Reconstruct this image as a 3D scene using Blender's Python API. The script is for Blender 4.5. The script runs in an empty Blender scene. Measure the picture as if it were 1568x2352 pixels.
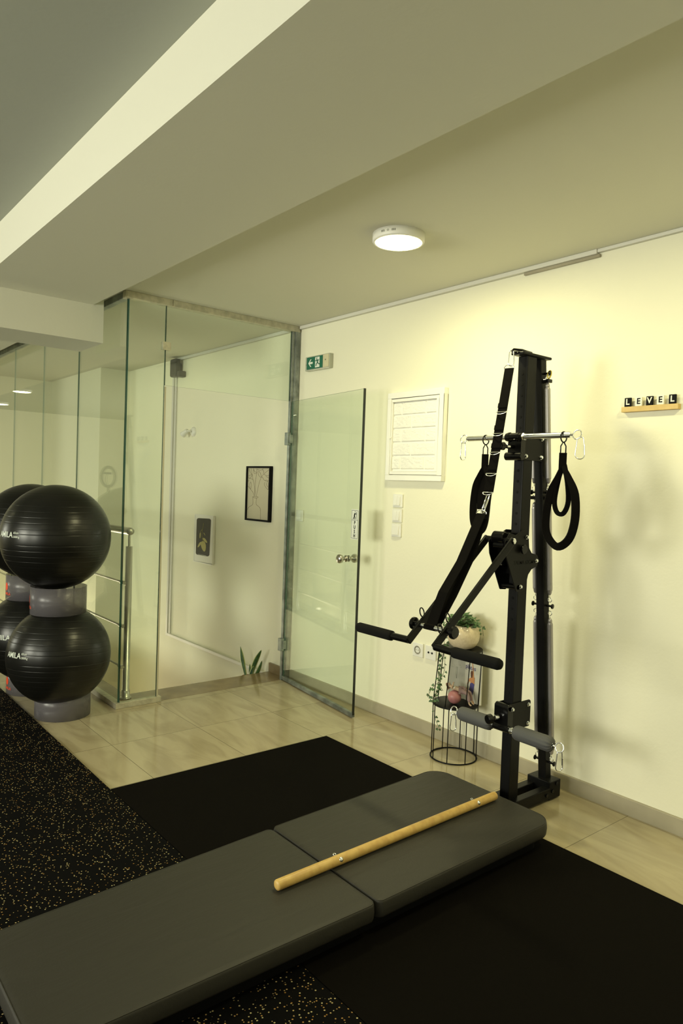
import bpy, bmesh, math, random
from mathutils import Vector, Matrix
random.seed(7)
S = bpy.context.scene
C = S.collection
PI = math.pi
R = math.radians
H = 1.4094

# ------------------------------------------------------------------ camera
cd = bpy.data.cameras.new('camera'); cam = bpy.data.objects.new('camera', cd); C.objects.link(cam)
rt = Vector((0.633138, 0.773221, 0.035556)); up = Vector((-0.049007, -0.0058, 0.998782)); fw = Vector((-0.772486, 0.63411, -0.034222))
M = Matrix((rt, up, -fw)).transposed().to_4x4(); M.translation = Vector((0, 0, H))
cam.matrix_world = M
cd.sensor_fit = 'VERTICAL'; cd.sensor_height = 36.0; cd.lens = 1628.69 / 2352 * 36
cd.clip_start = 0.02
S.camera = cam

# ------------------------------------------------------------------ world, lights, exposure
W = bpy.data.worlds.new('sky'); S.world = W; W.use_nodes = True
bg = W.node_tree.nodes['Background']; bg.inputs[0].default_value = (0.75, 0.86, 0.95, 1); bg.inputs[1].default_value = 1.0
S.view_settings.view_transform = 'Standard'; S.view_settings.look = 'None'
S.view_settings.gamma = 1.0; S.view_settings.exposure = 0.0; S.view_settings.use_curve_mapping = False
WIN_COL = (1.0, 0.985, 0.79); WIN_POWER = 132
LAMP_COL = (1.0, 0.93, 0.50); LAMP_STR = 190.0
ROOM_LAMP_STR = 25.0
WINDOWS = [(-4.6, -3.0), (-2.2, -0.6), (0.2, 1.8)]          # x ranges in the wall behind the camera
for k, (x0, x1) in enumerate(WINDOWS):
    L = bpy.data.lights.new('window_light', 'AREA'); L.shape = 'RECTANGLE'; L.size = x1 - x0 - .1; L.size_y = 1.3
    L.energy = WIN_POWER * (1.2, .78, .05)[k]; L.color = WIN_COL
    o = bpy.data.objects.new('window_light', L); C.objects.link(o)
    o.location = ((x0 + x1) / 2, -3.93, 1.55); o.rotation_euler = (R(-90 + 180), 0, 0)
# daylight of the far end of the studio
L = bpy.data.lights.new('far_window_light', 'AREA'); L.shape = 'RECTANGLE'; L.size = 2.4; L.size_y = 1.4
L.energy = 110; L.color = WIN_COL
o = bpy.data.objects.new('far_window_light', L); C.objects.link(o); o.location = (-11, -3.93, 1.6); o.rotation_euler = (R(90), 0, 0)

# added fill light, hidden below floor level, to brighten the stair wall
L = bpy.data.lights.new('stair_fill_light', 'AREA'); L.shape = 'RECTANGLE'; L.size = .7; L.size_y = 1.2
L.energy = 30; L.color = (1.0, .88, .66)
o = bpy.data.objects.new('stair_fill_light', L); C.objects.link(o); o.location = (-8.6, 2.27, -.9); o.rotation_euler = (R(90), 0, R(-90))

# ------------------------------------------------------------------ materials
def nodes(m):
    m.use_nodes = True; nt = m.node_tree; return nt, nt.nodes, nt.links, nt.nodes['Principled BSDF']
def mat(name, col, rough=.5, metal=0, spec=.5, coat=0, bump=None, vary=None):
    m = bpy.data.materials.new(name); nt, N, K, b = nodes(m)
    b.inputs['Base Color'].default_value = (*col, 1); b.inputs['Roughness'].default_value = rough
    b.inputs['Metallic'].default_value = metal; b.inputs['Specular IOR Level'].default_value = spec
    b.inputs['Coat Weight'].default_value = coat
    tc = N.new('ShaderNodeTexCoord')
    if bump:
        n = N.new('ShaderNodeTexNoise'); n.inputs['Scale'].default_value = bump[0]; n.inputs['Detail'].default_value = 4
        bp = N.new('ShaderNodeBump'); bp.inputs['Strength'].default_value = bump[1]; bp.inputs['Distance'].default_value = .005
        K.new(tc.outputs['Object'], n.inputs['Vector']); K.new(n.outputs['Fac'], bp.inputs['Height']); K.new(bp.outputs['Normal'], b.inputs['Normal'])
    if vary:      # (scale, other colour)
        n = N.new('ShaderNodeTexNoise'); n.inputs['Scale'].default_value = vary[0]; n.inputs['Detail'].default_value = 5
        mx = N.new('ShaderNodeMix'); mx.data_type = 'RGBA'
        mx.inputs['A'].default_value = (*col, 1); mx.inputs['B'].default_value = (*vary[1], 1)
        rp = N.new('ShaderNodeMapRange'); rp.inputs[1].default_value = .35; rp.inputs[2].default_value = .65
        K.new(tc.outputs['Object'], n.inputs['Vector']); K.new(n.outputs['Fac'], rp.inputs[0]); K.new(rp.outputs[0], mx.inputs['Factor'])
        K.new(mx.outputs['Result'], b.inputs['Base Color'])
    return m
def emit(name, col, s):
    m = bpy.data.materials.new(name); nt, N, K, b = nodes(m)
    b.inputs['Base Color'].default_value = (.8, .8, .8, 1)
    b.inputs['Emission Color'].default_value = (*col, 1); b.inputs['Emission Strength'].default_value = s
    return m
def glass_mat(name, tint):
    m = bpy.data.materials.new(name); m.use_nodes = True; nt = m.node_tree; N = nt.nodes; K = nt.links; N.clear()
    out = N.new('ShaderNodeOutputMaterial'); mix = N.new('ShaderNodeMixShader'); fr = N.new('ShaderNodeFresnel')
    tr = N.new('ShaderNodeBsdfTransparent'); gl = N.new('ShaderNodeBsdfGlossy'); geo = N.new('ShaderNodeNewGeometry'); mr = N.new('ShaderNodeMapRange')
    tr.inputs[0].default_value = (*tint, 1); gl.inputs['Roughness'].default_value = .004; gl.inputs['Color'].default_value = (1, 1, 1, 1)
    mr.inputs[3].default_value = 1.5; mr.inputs[4].default_value = 1 / 1.5
    K.new(geo.outputs['Backfacing'], mr.inputs[0]); K.new(mr.outputs[0], fr.inputs['IOR'])
    K.new(fr.outputs[0], mix.inputs[0]); K.new(tr.outputs[0], mix.inputs[1]); K.new(gl.outputs[0], mix.inputs[2]); K.new(mix.outputs[0], out.inputs[0])
    return m
PAINT = (.82, .80, .63)
m_wall = mat('wall_paint', PAINT, .62, bump=(60, .12), spec=.3)
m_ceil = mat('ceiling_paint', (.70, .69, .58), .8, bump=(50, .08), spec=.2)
m_ceilh = mat('shaded_ceiling_paint', (.42, .435, .38), .8, bump=(50, .08), spec=.2)  # ceiling paint darkened and greyed: shade of the high ceiling put into its colour
m_white = mat('white_plastic', (.80, .79, .72), .35)
m_white2 = mat('white_lacquer', (.85, .84, .78), .4)
m_trunk = mat('white_trunking', (.66, .65, .58), .45)
m_cream = mat('cream_aluminium', (.58, .55, .42), .4, .35, vary=(30, (.42, .40, .30)))
m_galv = mat('galvanised_steel', (.34, .37, .34), .45, .75, vary=(14, (.17, .19, .18)))
m_steel = mat('brushed_steel', (.50, .48, .42), .28, 1)
m_chrome = mat('chrome', (.86, .88, .90), .22, 1)
m_spring = mat('spring_steel', (.42, .40, .40), .38, .55)
m_black = mat('black_powder_coat', (.006, .006, .006), .36, bump=(900, .08), spec=.14)
m_blackg = mat('glossy_black_paint', (.004, .004, .004), .18, spec=.3)
m_rubber = mat('black_rubber', (.012, .012, .012), .6)
m_foam = mat('black_foam_grip', (.008, .008, .0075), .9, bump=(500, .3), spec=.1)
m_web = mat('black_nylon_webbing', (.004, .0035, .003), .9, bump=(700, .35), spec=.06)
m_wire = mat('black_wire_paint', (.005, .005, .005), .45, spec=.15)
m_greyv = mat('charcoal_vinyl', (.030, .028, .0225), .55, bump=(160, .10), spec=.35)
def creases(m):
    nt = m.node_tree; N = nt.nodes; K = nt.links; b = N['Principled BSDF']; tc = N.new('ShaderNodeTexCoord')
    mp_ = N.new('ShaderNodeMapping'); mp_.inputs['Scale'].default_value = (9, 1.6, 1); mp_.inputs['Rotation'].default_value = (0, 0, .25)
    n = N.new('ShaderNodeTexNoise'); n.inputs['Scale'].default_value = 1.6; n.inputs['Detail'].default_value = 3; n.inputs['Distortion'].default_value = .8
    bp = N.new('ShaderNodeBump'); bp.inputs['Strength'].default_value = .35; bp.inputs['Distance'].default_value = .012
    old = b.inputs['Normal'].links[0].from_node
    K.new(tc.outputs['Object'], mp_.inputs[0]); K.new(mp_.outputs[0], n.inputs['Vector']); K.new(n.outputs['Fac'], bp.inputs['Height']); K.new(bp.outputs['Normal'], old.inputs['Normal'])
creases(m_greyv)
m_pad = mat('grey_padding_cloth', (.075, .076, .078), .75, bump=(500, .2))
m_dark = mat('dark_base_paint', (.004, .004, .004), .6, spec=.1)
m_beech = mat('beech_wood', (.60, .40, .12), .42, vary=(35, (.50, .31, .085)))
m_pale_wood = mat('pale_wood', (.64, .46, .17), .5, vary=(20, (.55, .38, .13)))
m_ink = mat('black_ink', (.006, .006, .006), .6, spec=.1)
m_letter = mat('ivory_letter', (.82, .80, .68), .4)
m_green = mat('exit_green', (.01, .13, .075), .3)
m_signw = mat('sign_white', (.75, .78, .70), .4)
m_clear = mat('clear_casing', (.46, .47, .38), .2)
m_edge = mat('glass_edge_green', (.02, .085, .06), .12, spec=.8)
m_edge_pale = mat('pale_glass_edge', (.30, .36, .27), .2)
m_edge_dark = mat('dark_edge_seal', (.008, .012, .010), .25)
m_edge_l = mat('clear_edge_strip', (.50, .46, .33), .35)
m_glass = glass_mat('clear_glass', (.955, .985, .955))
m_leaf = mat('ivy_leaf', (.05, .11, .035), .45, vary=(60, (.10, .19, .07)))
m_leafd = mat('snake_plant_leaf', (.025, .065, .02), .4, vary=(40, (.06, .13, .04)))
m_leafy = mat('yellow_leaf_margin', (.35, .40, .10), .45)
m_stem = mat('stem_brown', (.10, .10, .04), .6)
m_pot = mat('cream_glazed_ceramic', (.74, .62, .42), .18, coat=.3, vary=(90, (.66, .54, .35)))
m_terra = mat('clay_pot', (.28, .13, .07), .7)
m_soil = mat('potting_soil', (.03, .02, .012), .9)
m_orange = mat('orange_print', (.75, .06, .01), .5)
m_marble = mat('marble_strip', (.27, .20, .105), .22, vary=(7, (.19, .14, .075)))
m_skirt = mat('stone_skirting', (.40, .36, .26), .35, vary=(4, (.31, .28, .20)))
m_paper = mat('art_paper', (.52, .47, .34), .5)
m_line = mat('brown_line_ink', (.10, .055, .012), .6)
m_art_dark = mat('dark_olive_print', (.035, .032, .018), .6)
m_art_leaf = mat('yellow_green_print', (.42, .38, .13), .6)
m_yellow = mat('yellow_ring', (.65, .50, .05), .35)
m_spk = mat('black_speaker_plastic', (.02, .02, .017), .5)
m_ball = mat('black_pvc', (.006, .006, .005), .30, bump=(250, .03), spec=.36)
def tube_plastic():
    m = bpy.data.materials.new('translucent_grey_plastic'); nt, N, K, b = nodes(m)
    b.inputs['Base Color'].default_value = (.15, .14, .155, 1); b.inputs['Roughness'].default_value = .28
    b.inputs['Alpha'].default_value = .55
    return m
m_tube = tube_plastic()

def tile_mat():
    m = bpy.data.materials.new('glossy_beige_tile'); nt, N, K, b = nodes(m)
    tc = N.new('ShaderNodeTexCoord'); sp = N.new('ShaderNodeSeparateXYZ'); K.new(tc.outputs['Object'], sp.inputs[0])
    def line(out, off, per):
        a = N.new('ShaderNodeMath'); a.operation = 'ADD'; a.inputs[1].default_value = off; K.new(out, a.inputs[0])
        d = N.new('ShaderNodeMath'); d.operation = 'DIVIDE'; d.inputs[1].default_value = per; K.new(a.outputs[0], d.inputs[0])
        f = N.new('ShaderNodeMath'); f.operation = 'FRACT'; K.new(d.outputs[0], f.inputs[0])
        s = N.new('ShaderNodeMath'); s.operation = 'SUBTRACT'; s.inputs[1].default_value = .5; K.new(f.outputs[0], s.inputs[0])
        ab = N.new('ShaderNodeMath'); ab.operation = 'ABSOLUTE'; K.new(s.outputs[0], ab.inputs[0])
        g = N.new('ShaderNodeMath'); g.operation = 'GREATER_THAN'; g.inputs[1].default_value = .5 - .0016 / per; K.new(ab.outputs[0], g.inputs[0])
        fl = N.new('ShaderNodeMath'); fl.operation = 'FLOOR'; K.new(d.outputs[0], fl.inputs[0])
        return g.outputs[0], fl.outputs[0]
    gx, ix = line(sp.outputs[0], 3.62 + .515 * 40, .515); gy, iy = line(sp.outputs[1], -1.452 + .5085 * 40, .5085)
    mx = N.new('ShaderNodeMath'); mx.operation = 'MAXIMUM'; K.new(gx, mx.inputs[0]); K.new(gy, mx.inputs[1])
    cmb = N.new('ShaderNodeCombineXYZ'); K.new(ix, cmb.inputs[0]); K.new(iy, cmb.inputs[1])
    wn = N.new('ShaderNodeTexWhiteNoise'); K.new(cmb.outputs[0], wn.inputs['Vector'])
    va = N.new('ShaderNodeVectorMath'); va.operation = 'MULTIPLY_ADD'; va.inputs[1].default_value = (9, 9, 9); K.new(wn.outputs['Color'], va.inputs[0]); 
    mp = N.new('ShaderNodeMapping'); mp.inputs['Rotation'].default_value = (0, 0, .5); mp.inputs['Scale'].default_value = (1.3, 4.2, 1)
    K.new(tc.outputs['Object'], mp.inputs['Vector']); K.new(mp.outputs[0], va.inputs[2])
    n = N.new('ShaderNodeTexNoise'); n.inputs['Scale'].default_value = 1.5; n.inputs['Detail'].default_value = 6; n.inputs['Distortion'].default_value = 1.6
    K.new(va.outputs[0], n.inputs['Vector'])
    cr = N.new('ShaderNodeValToRGB'); e = cr.color_ramp.elements
    e[0].position = .36; e[0].color = (.34, .285, .175, 1); e[1].position = .58; e[1].color = (.43, .37, .235, 1)
    K.new(n.outputs['Fac'], cr.inputs[0])
    mc = N.new('ShaderNodeMix'); mc.data_type = 'RGBA'; mc.inputs['B'].default_value = (.17, .14, .08, 1)
    K.new(mx.outputs[0], mc.inputs['Factor']); K.new(cr.outputs[0], mc.inputs['A']); K.new(mc.outputs['Result'], b.inputs['Base Color'])
    b.inputs['Roughness'].default_value = .13; b.inputs['Specular IOR Level'].default_value = .5
    return m
m_tile = tile_mat()
def speck_mat():
    m = bpy.data.materials.new('speckled_black_rubber'); nt, N, K, b = nodes(m)
    tc = N.new('ShaderNodeTexCoord'); v = N.new('ShaderNodeTexVoronoi'); v.inputs['Scale'].default_value = 120
    K.new(tc.outputs['Object'], v.inputs['Vector'])
    n = N.new('ShaderNodeTexNoise'); n.inputs['Scale'].default_value = 6; K.new(tc.outputs['Object'], n.inputs['Vector'])
    sp = N.new('ShaderNodeSeparateColor'); K.new(v.outputs['Color'], sp.inputs[0])
    a = N.new('ShaderNodeMath'); a.operation = 'GREATER_THAN'; a.inputs[1].default_value = .66; K.new(sp.outputs[0], a.inputs[0])
    d = N.new('ShaderNodeMath'); d.operation = 'LESS_THAN'; d.inputs[1].default_value = .30; K.new(v.outputs['Distance'], d.inputs[0])
    mu = N.new('ShaderNodeMath'); mu.operation = 'MULTIPLY'; K.new(a.outputs[0], mu.inputs[0]); K.new(d.outputs[0], mu.inputs[1])
    cr = N.new('ShaderNodeValToRGB'); cr.color_ramp.elements[0].color = (.30, .15, .035, 1); cr.color_ramp.elements[1].color = (.45, .40, .22, 1)
    K.new(sp.outputs[1], cr.inputs[0])
    mc = N.new('ShaderNodeMix'); mc.data_type = 'RGBA'; mc.inputs['A'].default_value = (.0025, .0025, .0025, 1)
    K.new(mu.outputs[0], mc.inputs['Factor']); K.new(cr.outputs[0], mc.inputs['B']); K.new(mc.outputs['Result'], b.inputs['Base Color'])
    b.inputs['Roughness'].default_value = .8; b.inputs['Specular IOR Level'].default_value = .05
    return m
m_speck = speck_mat()
m_mat = mat('plain_black_rubber', (.0036, .0029, .0020), .9, spec=.05, bump=(400, .2))

# ------------------------------------------------------------------ mesh helpers
def frame_axis(d):
    d = Vector(d).normalized(); a = Vector((0, 0, 1)) if abs(d.z) < .9 else Vector((0, 1, 0))
    u = a.cross(d).normalized(); return u, d.cross(u)
class MB:
    def __init__(s): s.v = []; s.f = []; s.mi = []; s.sm = []
    def add(s, vs, fs, mi=0, smooth=False):
        n = len(s.v); s.v += [tuple(v) for v in vs]
        for f in fs: s.f.append([n + i for i in f]); s.mi.append(mi); s.sm.append(smooth)
        return s
    def box(s, x0, x1, y0, y1, z0, z1, mi=0):
        vs = [(x, y, z) for x in (x0, x1) for y in (y0, y1) for z in (z0, z1)]
        return s.add(vs, [(0, 1, 3, 2), (4, 6, 7, 5), (0, 4, 5, 1), (2, 3, 7, 6), (0, 2, 6, 4), (1, 5, 7, 3)], mi)
    def obox(s, c, ax, ay, az, mi=0):           # oriented box, half-extent vectors
        c = Vector(c); ax = Vector(ax); ay = Vector(ay); az = Vector(az)
        vs = [c + ax * i + ay * j + az * k for i in (-1, 1) for j in (-1, 1) for k in (-1, 1)]
        return s.add(vs, [(0, 1, 3, 2), (4, 6, 7, 5), (0, 4, 5, 1), (2, 3, 7, 6), (0, 2, 6, 4), (1, 5, 7, 3)], mi)
    def prism(s, pts, n, d, mi=0):              # polygon pts (3D) extruded by vector n*d
        k = len(pts); n = Vector(n) * d
        a = [Vector(p) for p in pts]; b = [p + n for p in a]
        return s.add(a + b, [list(range(k))[::-1], list(range(k, 2 * k))] + [(i, (i + 1) % k, k + (i + 1) % k, k + i) for i in range(k)], mi)
    def tube(s, pts, r, n=10, closed=False, mi=0, caps=True):
        P = [Vector(p) for p in pts]; K = len(P); rr = r if isinstance(r, (list, tuple)) else [r] * K
        T = []
        for i in range(K):
            if closed: t = P[(i + 1) % K] - P[i - 1]
            else: t = P[min(i + 1, K - 1)] - P[max(i - 1, 0)]
            T.append(t.normalized())
        u, w = frame_axis(T[0]); rings = []
        for i in range(K):
            u = (u - T[i] * u.dot(T[i])).normalized(); w = T[i].cross(u)
            rings.append([P[i] + (u * math.cos(2 * PI * j / n) + w * math.sin(2 * PI * j / n)) * rr[i] for j in range(n)])
        vs = [v for g in rings for v in g]; fs = []
        for i in range(K if closed else K - 1):
            i2 = (i + 1) % K; off = 0
            if closed and i2 == 0:
                best = min(range(n), key=lambda o: (rings[0][o] - rings[i][0]).length); off = best
            for j in range(n): fs.append((i * n + j, i * n + (j + 1) % n, i2 * n + (j + 1 + off) % n, i2 * n + (j + off) % n))
        s.add(vs, fs, mi, True)
        if caps and not closed: s.add(rings[0], [list(range(n))[::-1]], mi); s.add(rings[-1], [list(range(n))], mi)
        return s
    def lathe(s, prof, o, d=(0, 0, 1), n=32, mi=0, smooth=True):       # prof [(radius, height)]
        o = Vector(o); d = Vector(d).normalized(); u, w = frame_axis(d); vs = []
        for r, h in prof:
            for j in range(n): a = 2 * PI * j / n; vs.append(o + d * h + (u * math.cos(a) + w * math.sin(a)) * r)
        fs = [(i * n + j, i * n + (j + 1) % n, (i + 1) * n + (j + 1) % n, (i + 1) * n + j) for i in range(len(prof) - 1) for j in range(n)]
        return s.add(vs, fs, mi, smooth)
    def cyl(s, p, q, r, n=20, mi=0):
        p = Vector(p); q = Vector(q); L = (q - p).length; c = min(r * .15, L * .2)
        s.lathe([(0, 0), (r - c, 0), (r, c), (r, L - c), (r - c, L), (0, L)], p, q - p, n, mi, False); return s
    def build(s, name, m, parent=None, bevel=0, subsurf=0, seg=2, autos=True):
        me = bpy.data.meshes.new(name); me.from_pydata([tuple(v) for v in s.v], [], s.f)
        ms = m if isinstance(m, (list, tuple)) else [m]
        for q in ms: me.materials.append(q)
        me.polygons.foreach_set('material_index', s.mi); me.polygons.foreach_set('use_smooth', s.sm); me.update()
        bm = bmesh.new(); bm.from_mesh(me); bmesh.ops.remove_doubles(bm, verts=bm.verts, dist=1e-6)
        bmesh.ops.recalc_face_normals(bm, faces=bm.faces); bm.to_mesh(me); bm.free()
        o = bpy.data.objects.new(name, me); C.objects.link(o)
        if bevel:
            b = o.modifiers.new('bevel', 'BEVEL'); b.width = bevel; b.segments = seg; b.limit_method = 'ANGLE'; b.angle_limit = R(40); b.harden_normals = False
        if subsurf:
            q = o.modifiers.new('sub', 'SUBSURF'); q.levels = q.render_levels = subsurf
        if parent:
            o.parent = parent; o.matrix_parent_inverse = parent.matrix_world.inverted()
        return o
def thing(name, label, cat, loc, group=None):
    o = bpy.data.objects.new(name, None); C.objects.link(o); o.location = loc; o.empty_display_size = .05
    o['label'] = label; o['category'] = cat
    if group: o['group'] = group
    bpy.context.view_layer.update(); return o
def tag(o, label, cat, group=None):
    o['label'] = label; o['category'] = cat
    if group: o['group'] = group
    return o
def struct(name, mb, m, **k):
    o = mb.build(name, m, **k); o['kind'] = 'structure'; return o
def text_mb(body, size, o, ux, uz, nrm, depth=.0008, bold=0, align='CENTER', mi=0, mb=None, warp=None):
    """lettering at point o, ux = reading direction, uz = up, nrm = towards the reader"""
    cu = bpy.data.curves.new('t', 'FONT'); cu.body = body; cu.size = size; cu.extrude = depth; cu.offset = bold; cu.align_x = align; cu.align_y = 'CENTER'
    cu.resolution_u = 4
    ob = bpy.data.objects.new('t', cu); C.objects.link(ob); bpy.context.view_layer.update()
    me = ob.evaluated_get(bpy.context.evaluated_depsgraph_get()).to_mesh()
    ux = Vector(ux); uz = Vector(uz); nrm = Vector(nrm); o = Vector(o)
    co = [tuple(v.co) for v in me.vertices]; fs = [tuple(p.vertices) for p in me.polygons]
    vs = [warp(x, y, z) if warp else o + ux * x + uz * y + nrm * z for x, y, z in co]
    bpy.data.objects.remove(ob); bpy.data.curves.remove(cu)
    mb = mb or MB(); mb.add(vs, fs, mi); return mb
def arc(c, r, a0, a1, n, ux, uy):
    c = Vector(c); ux = Vector(ux); uy = Vector(uy)
    return [c + ux * r * math.cos(a0 + (a1 - a0) * i / n) + uy * r * math.sin(a0 + (a1 - a0) * i / n) for i in range(n + 1)]
def ring_pts(c, r, n, ux, uy): return arc(c, r, 0, 2 * PI * (n - 1) / n, n - 1, ux, uy)

# ------------------------------------------------------------------ setting
XG = -4.2; YG = 1.72; XL = -15.0; XR = 2.4; YF = -4.0; YW = 3.0
b = MB(); 
b.box(XG, XR, YF, YW, -.12, 0); b.box(XL, XG, YF, YG + .15, -.12, 0)
struct('floor', b, m_tile)
b = MB(); b.box(-4.44, XG, YG + .15, YW, -.03, .001); b.box(-8.83, XG, YG, YG + .15, -.02, .001)
b.box(-4.447, -4.44, YG + .15, YW, -.035, -.004)
struct('trim_3', b, m_marble)                                  # marble edging of the stair opening
b = MB(); b.box(-8.83, -4.44, YG + .152, YG + .158, -1.6, -.02); struct('wall_stairwell', b, m_wall)
b = MB(); b.box(-9.2, XR + .1, YW, YW + .15, -1.75, 2.8); struct('wall_back', b, m_wall)
b = MB(); b.box(XR, XR + .15, YF, YW, -.1, 2.8); struct('wall_right', b, m_wall)
b = MB(); b.box(XL - .15, XL, YF, YW, -.1, 2.8); struct('wall_left', b, m_wall)
b = MB(); b.box(-8.83, -7.24, 2.693, YW, -1.75, 2.56); b.box(-8.98, -8.83, YG, YW, -1.75, 2.56); b.box(XL, -8.83, YG + .1, YG + .25, 0, 2.75)
struct('wall_far', b, m_wall)
b = MB(); xs = XL
for x0, x1 in [(-12.2, -9.8)] + WINDOWS:
    b.box(xs, x0, YF - .2, YF, 0, 2.8); b.box(x0, x1, YF - .2, YF, 0, .85); b.box(x0, x1, YF - .2, YF, 2.25, 2.8); xs = x1
b.box(xs, XR, YF - .2, YF, 0, 2.8); struct('wall_front', b, m_wall)
for k, (x0, x1) in enumerate([(-12.2, -9.8)] + WINDOWS):
    b = MB()
    for a0, a1, z0, z1 in ((x0, x1, .85, .90), (x0, x1, 2.2, 2.25), (x0, x0 + .05, .9, 2.2), (x1 - .05, x1, .9, 2.2), ((x0 + x1) / 2 - .025, (x0 + x1) / 2 + .025, .9, 2.2)):
        b.box(a0, a1, YF - .12, YF - .06, z0, z1)
    struct('window_%d' % (k + 1), b, m_white2)
# stairs going down beside the wall
b = MB()
for k in range(9):
    b.box(-4.44 - .28 * (k + 1), -4.44 - .28 * k, YG + .16, YW, -.17 * (k + 2), -.17 * (k + 1))
b.box(-8.83, -4.44 - .28 * 9, YG + .16, YW, -1.75, -1.7)
struct('floor_stairs', b, m_marble, bevel=.004)
# ceilings and beams
ZB = 2.49; ZC = 2.552; ZH = 2.705
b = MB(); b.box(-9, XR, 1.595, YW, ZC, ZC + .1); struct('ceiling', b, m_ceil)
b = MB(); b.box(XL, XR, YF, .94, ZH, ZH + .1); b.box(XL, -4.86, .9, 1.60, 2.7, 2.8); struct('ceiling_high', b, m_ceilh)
b = MB(); b.box(-4.86, XR, .94, 1.595, ZB, ZH + .1); b.box(XL, -4.86, .94, 1.6, ZB, ZH + .02); struct('trim_1', b, m_ceil)   # long ceiling beam
b = MB(); b.box(-4.86, -4.44, YF, 1.60, 2.262, ZH + .05); b.box(-4.86, -4.44, 1.60, 1.66, 2.262, ZC); struct('trim_2', b, m_ceil)   # dropped beam across it
# skirting
b = MB(); b.box(-4.17, XR, 2.985, YW, 0, .074); struct('baseboard_back', b, m_skirt, bevel=.0015)
b = MB(); b.box(-4.44, -4.24, 2.985, YW, 0, .068); struct('baseboard_stairs', b, m_marble)

# ------------------------------------------------------------------ glass partition
def pane(name, mb, parent, edge=None, **k):
    return mb.build(name, [m_glass, edge or m_edge], parent, **k)
def gbox(b, x0, x1, y0, y1, z0, z1, thin):
    vs = [(x, y, z) for x in (x0, x1) for y in (y0, y1) for z in (z0, z1)]
    F = [(0, 1, 3, 2), (4, 6, 7, 5), (0, 4, 5, 1), (2, 3, 7, 6), (0, 2, 6, 4), (1, 5, 7, 3)]
    for i, f in enumerate(F): b.add(vs, [f], 0 if (thin == 'x' and i < 2) or (thin == 'y' and i in (2, 3)) else 1)
    return b
T = thing('glass_partition', 'tall frameless glass partition with cream head rail in front of the stairwell', 'glass partition', (XG, YG, 0))
pane('side_pane', gbox(MB(), XG - .005, XG + .005, YG + .005, 1.965, .03, 2.52, 'x'), T)
pane('transom_pane', gbox(MB(), XG - .005, XG + .005, 1.969, 2.925, 2.015, 2.52, 'x'), T)
xs = [XG, -5.04, -5.83, -6.65, -7.5, -8.3]
for k in range(5):
    pane('long_pane', gbox(MB(), xs[k + 1] + .001, xs[k] - (.006 if k == 0 else .001), YG - .005, YG + .005, .03, 2.52, 'y'), T, m_edge if k == 0 else m_edge_pale)
b = MB(); b.box(XG - .02, XG + .02, YG - .025, 1.995, 0, .034); b.build('floor_channel', m_cream, T, bevel=.002)
b = MB(); b.box(-8.3, XG - .02, YG - .025, YG + .02, 0, .034); b.build('floor_channel', m_cream, T, bevel=.002)
b = MB(); b.box(XG - .025, XG + .025, YG - .02, 2.0, ZC - .042, ZC); b.box(XG - .03, XG + .022, YG - .025, YG + .02, ZC - .045, ZC); b.build('head_rail', m_cream, T, bevel=.003)
b = MB(); b.box(XG - .024, XG + .024, 2.002, 2.99, ZC - .042, ZC); b.build('head_rail', m_cream, T, bevel=.003)
b = MB(); b.box(-8.3, XG - .03, YG - .02, YG + .02, ZC - .04, ZC); b.build('head_rail', m_galv, T, bevel=.003)
b = MB(); b.box(XG - .009, XG + .009, 1.966, 1.976, .034, 2.005); b.build('edge_strip', m_edge_l, T)
b = MB(); b.box(XG - .016, XG + .016, 1.945, 1.998, 2.235, 2.285); b.cyl((XG + .016, 1.972, 2.26), (XG + .019, 1.972, 2.26), .004, 10); b.build('glass_clip', m_cream, T, bevel=.002)
b = MB(); b.box(XG - .012, XG + .012, 2.93, 2.953, 0, ZC - .04); b.box(XG - .018, XG + .018, 2.953, 2.962, 0, ZC - .04); b.box(XG - .014, XG + .02, 2.962, 2.995, 0, ZC - .04)
b.build('wall_post', m_galv, T, bevel=.0015)
for z in (1.745, .26):
    b = MB(); b.box(XG - .016, XG + .024, 2.908, 2.935, z - .045, z + .045); b.box(XG + .02, XG + .032, 2.92, 2.95, z - .03, z + .03)
    b.build('hinge_plate', m_galv, T, bevel=.002)

# open glass door
ha = Vector((-4.19, 2.943, 0)); hb = Vector((-3.25, 2.817, 0)); du = (hb - ha).normalized(); dn = Vector((du.y, -du.x, 0))  # dn faces the room
Ld = (hb - ha).length
D = thing('glass_door', 'frameless glass door standing open almost flat against the wall', 'door', tuple(ha))
def leafbox(u0, u1, z0, z1, n0, n1, b=None, mi=0):
    b = b or MB(); c = ha + du * (u0 + u1) / 2 + dn * (n0 + n1) / 2 + Vector((0, 0, (z0 + z1) / 2))
    return b.obox(c, du * (u1 - u0) / 2, dn * (n1 - n0) / 2, Vector((0, 0, (z1 - z0) / 2)), mi)
def leafglass(u0, u1, z0, z1, n0, n1):
    b = MB(); c = ha + du * (u0 + u1) / 2 + dn * (n0 + n1) / 2 + Vector((0, 0, (z0 + z1) / 2)); ax = du * (u1 - u0) / 2; ay = dn * (n1 - n0) / 2; az = Vector((0, 0, (z1 - z0) / 2))
    vs = [c + ax * i + ay * j + az * k for i in (-1, 1) for j in (-1, 1) for k in (-1, 1)]
    for i, f in enumerate([(0, 1, 3, 2), (4, 6, 7, 5), (0, 4, 5, 1), (2, 3, 7, 6), (0, 2, 6, 4), (1, 5, 7, 3)]): b.add(vs, [f], 0 if i in (2, 3) else 1)
    return b
leafglass(.01, Ld - .004, .03, 2.012, -.005, .005).build('door_pane', [m_glass, m_edge], D)
leafbox(Ld - .004, Ld + .002, .02, 2.013, -.007, .007).build('edge_seal', m_edge_dark, D)
leafbox(.0, Ld, .006, .032, -.011, .011).build('bottom_rail', m_galv, D, bevel=.002)
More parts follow.
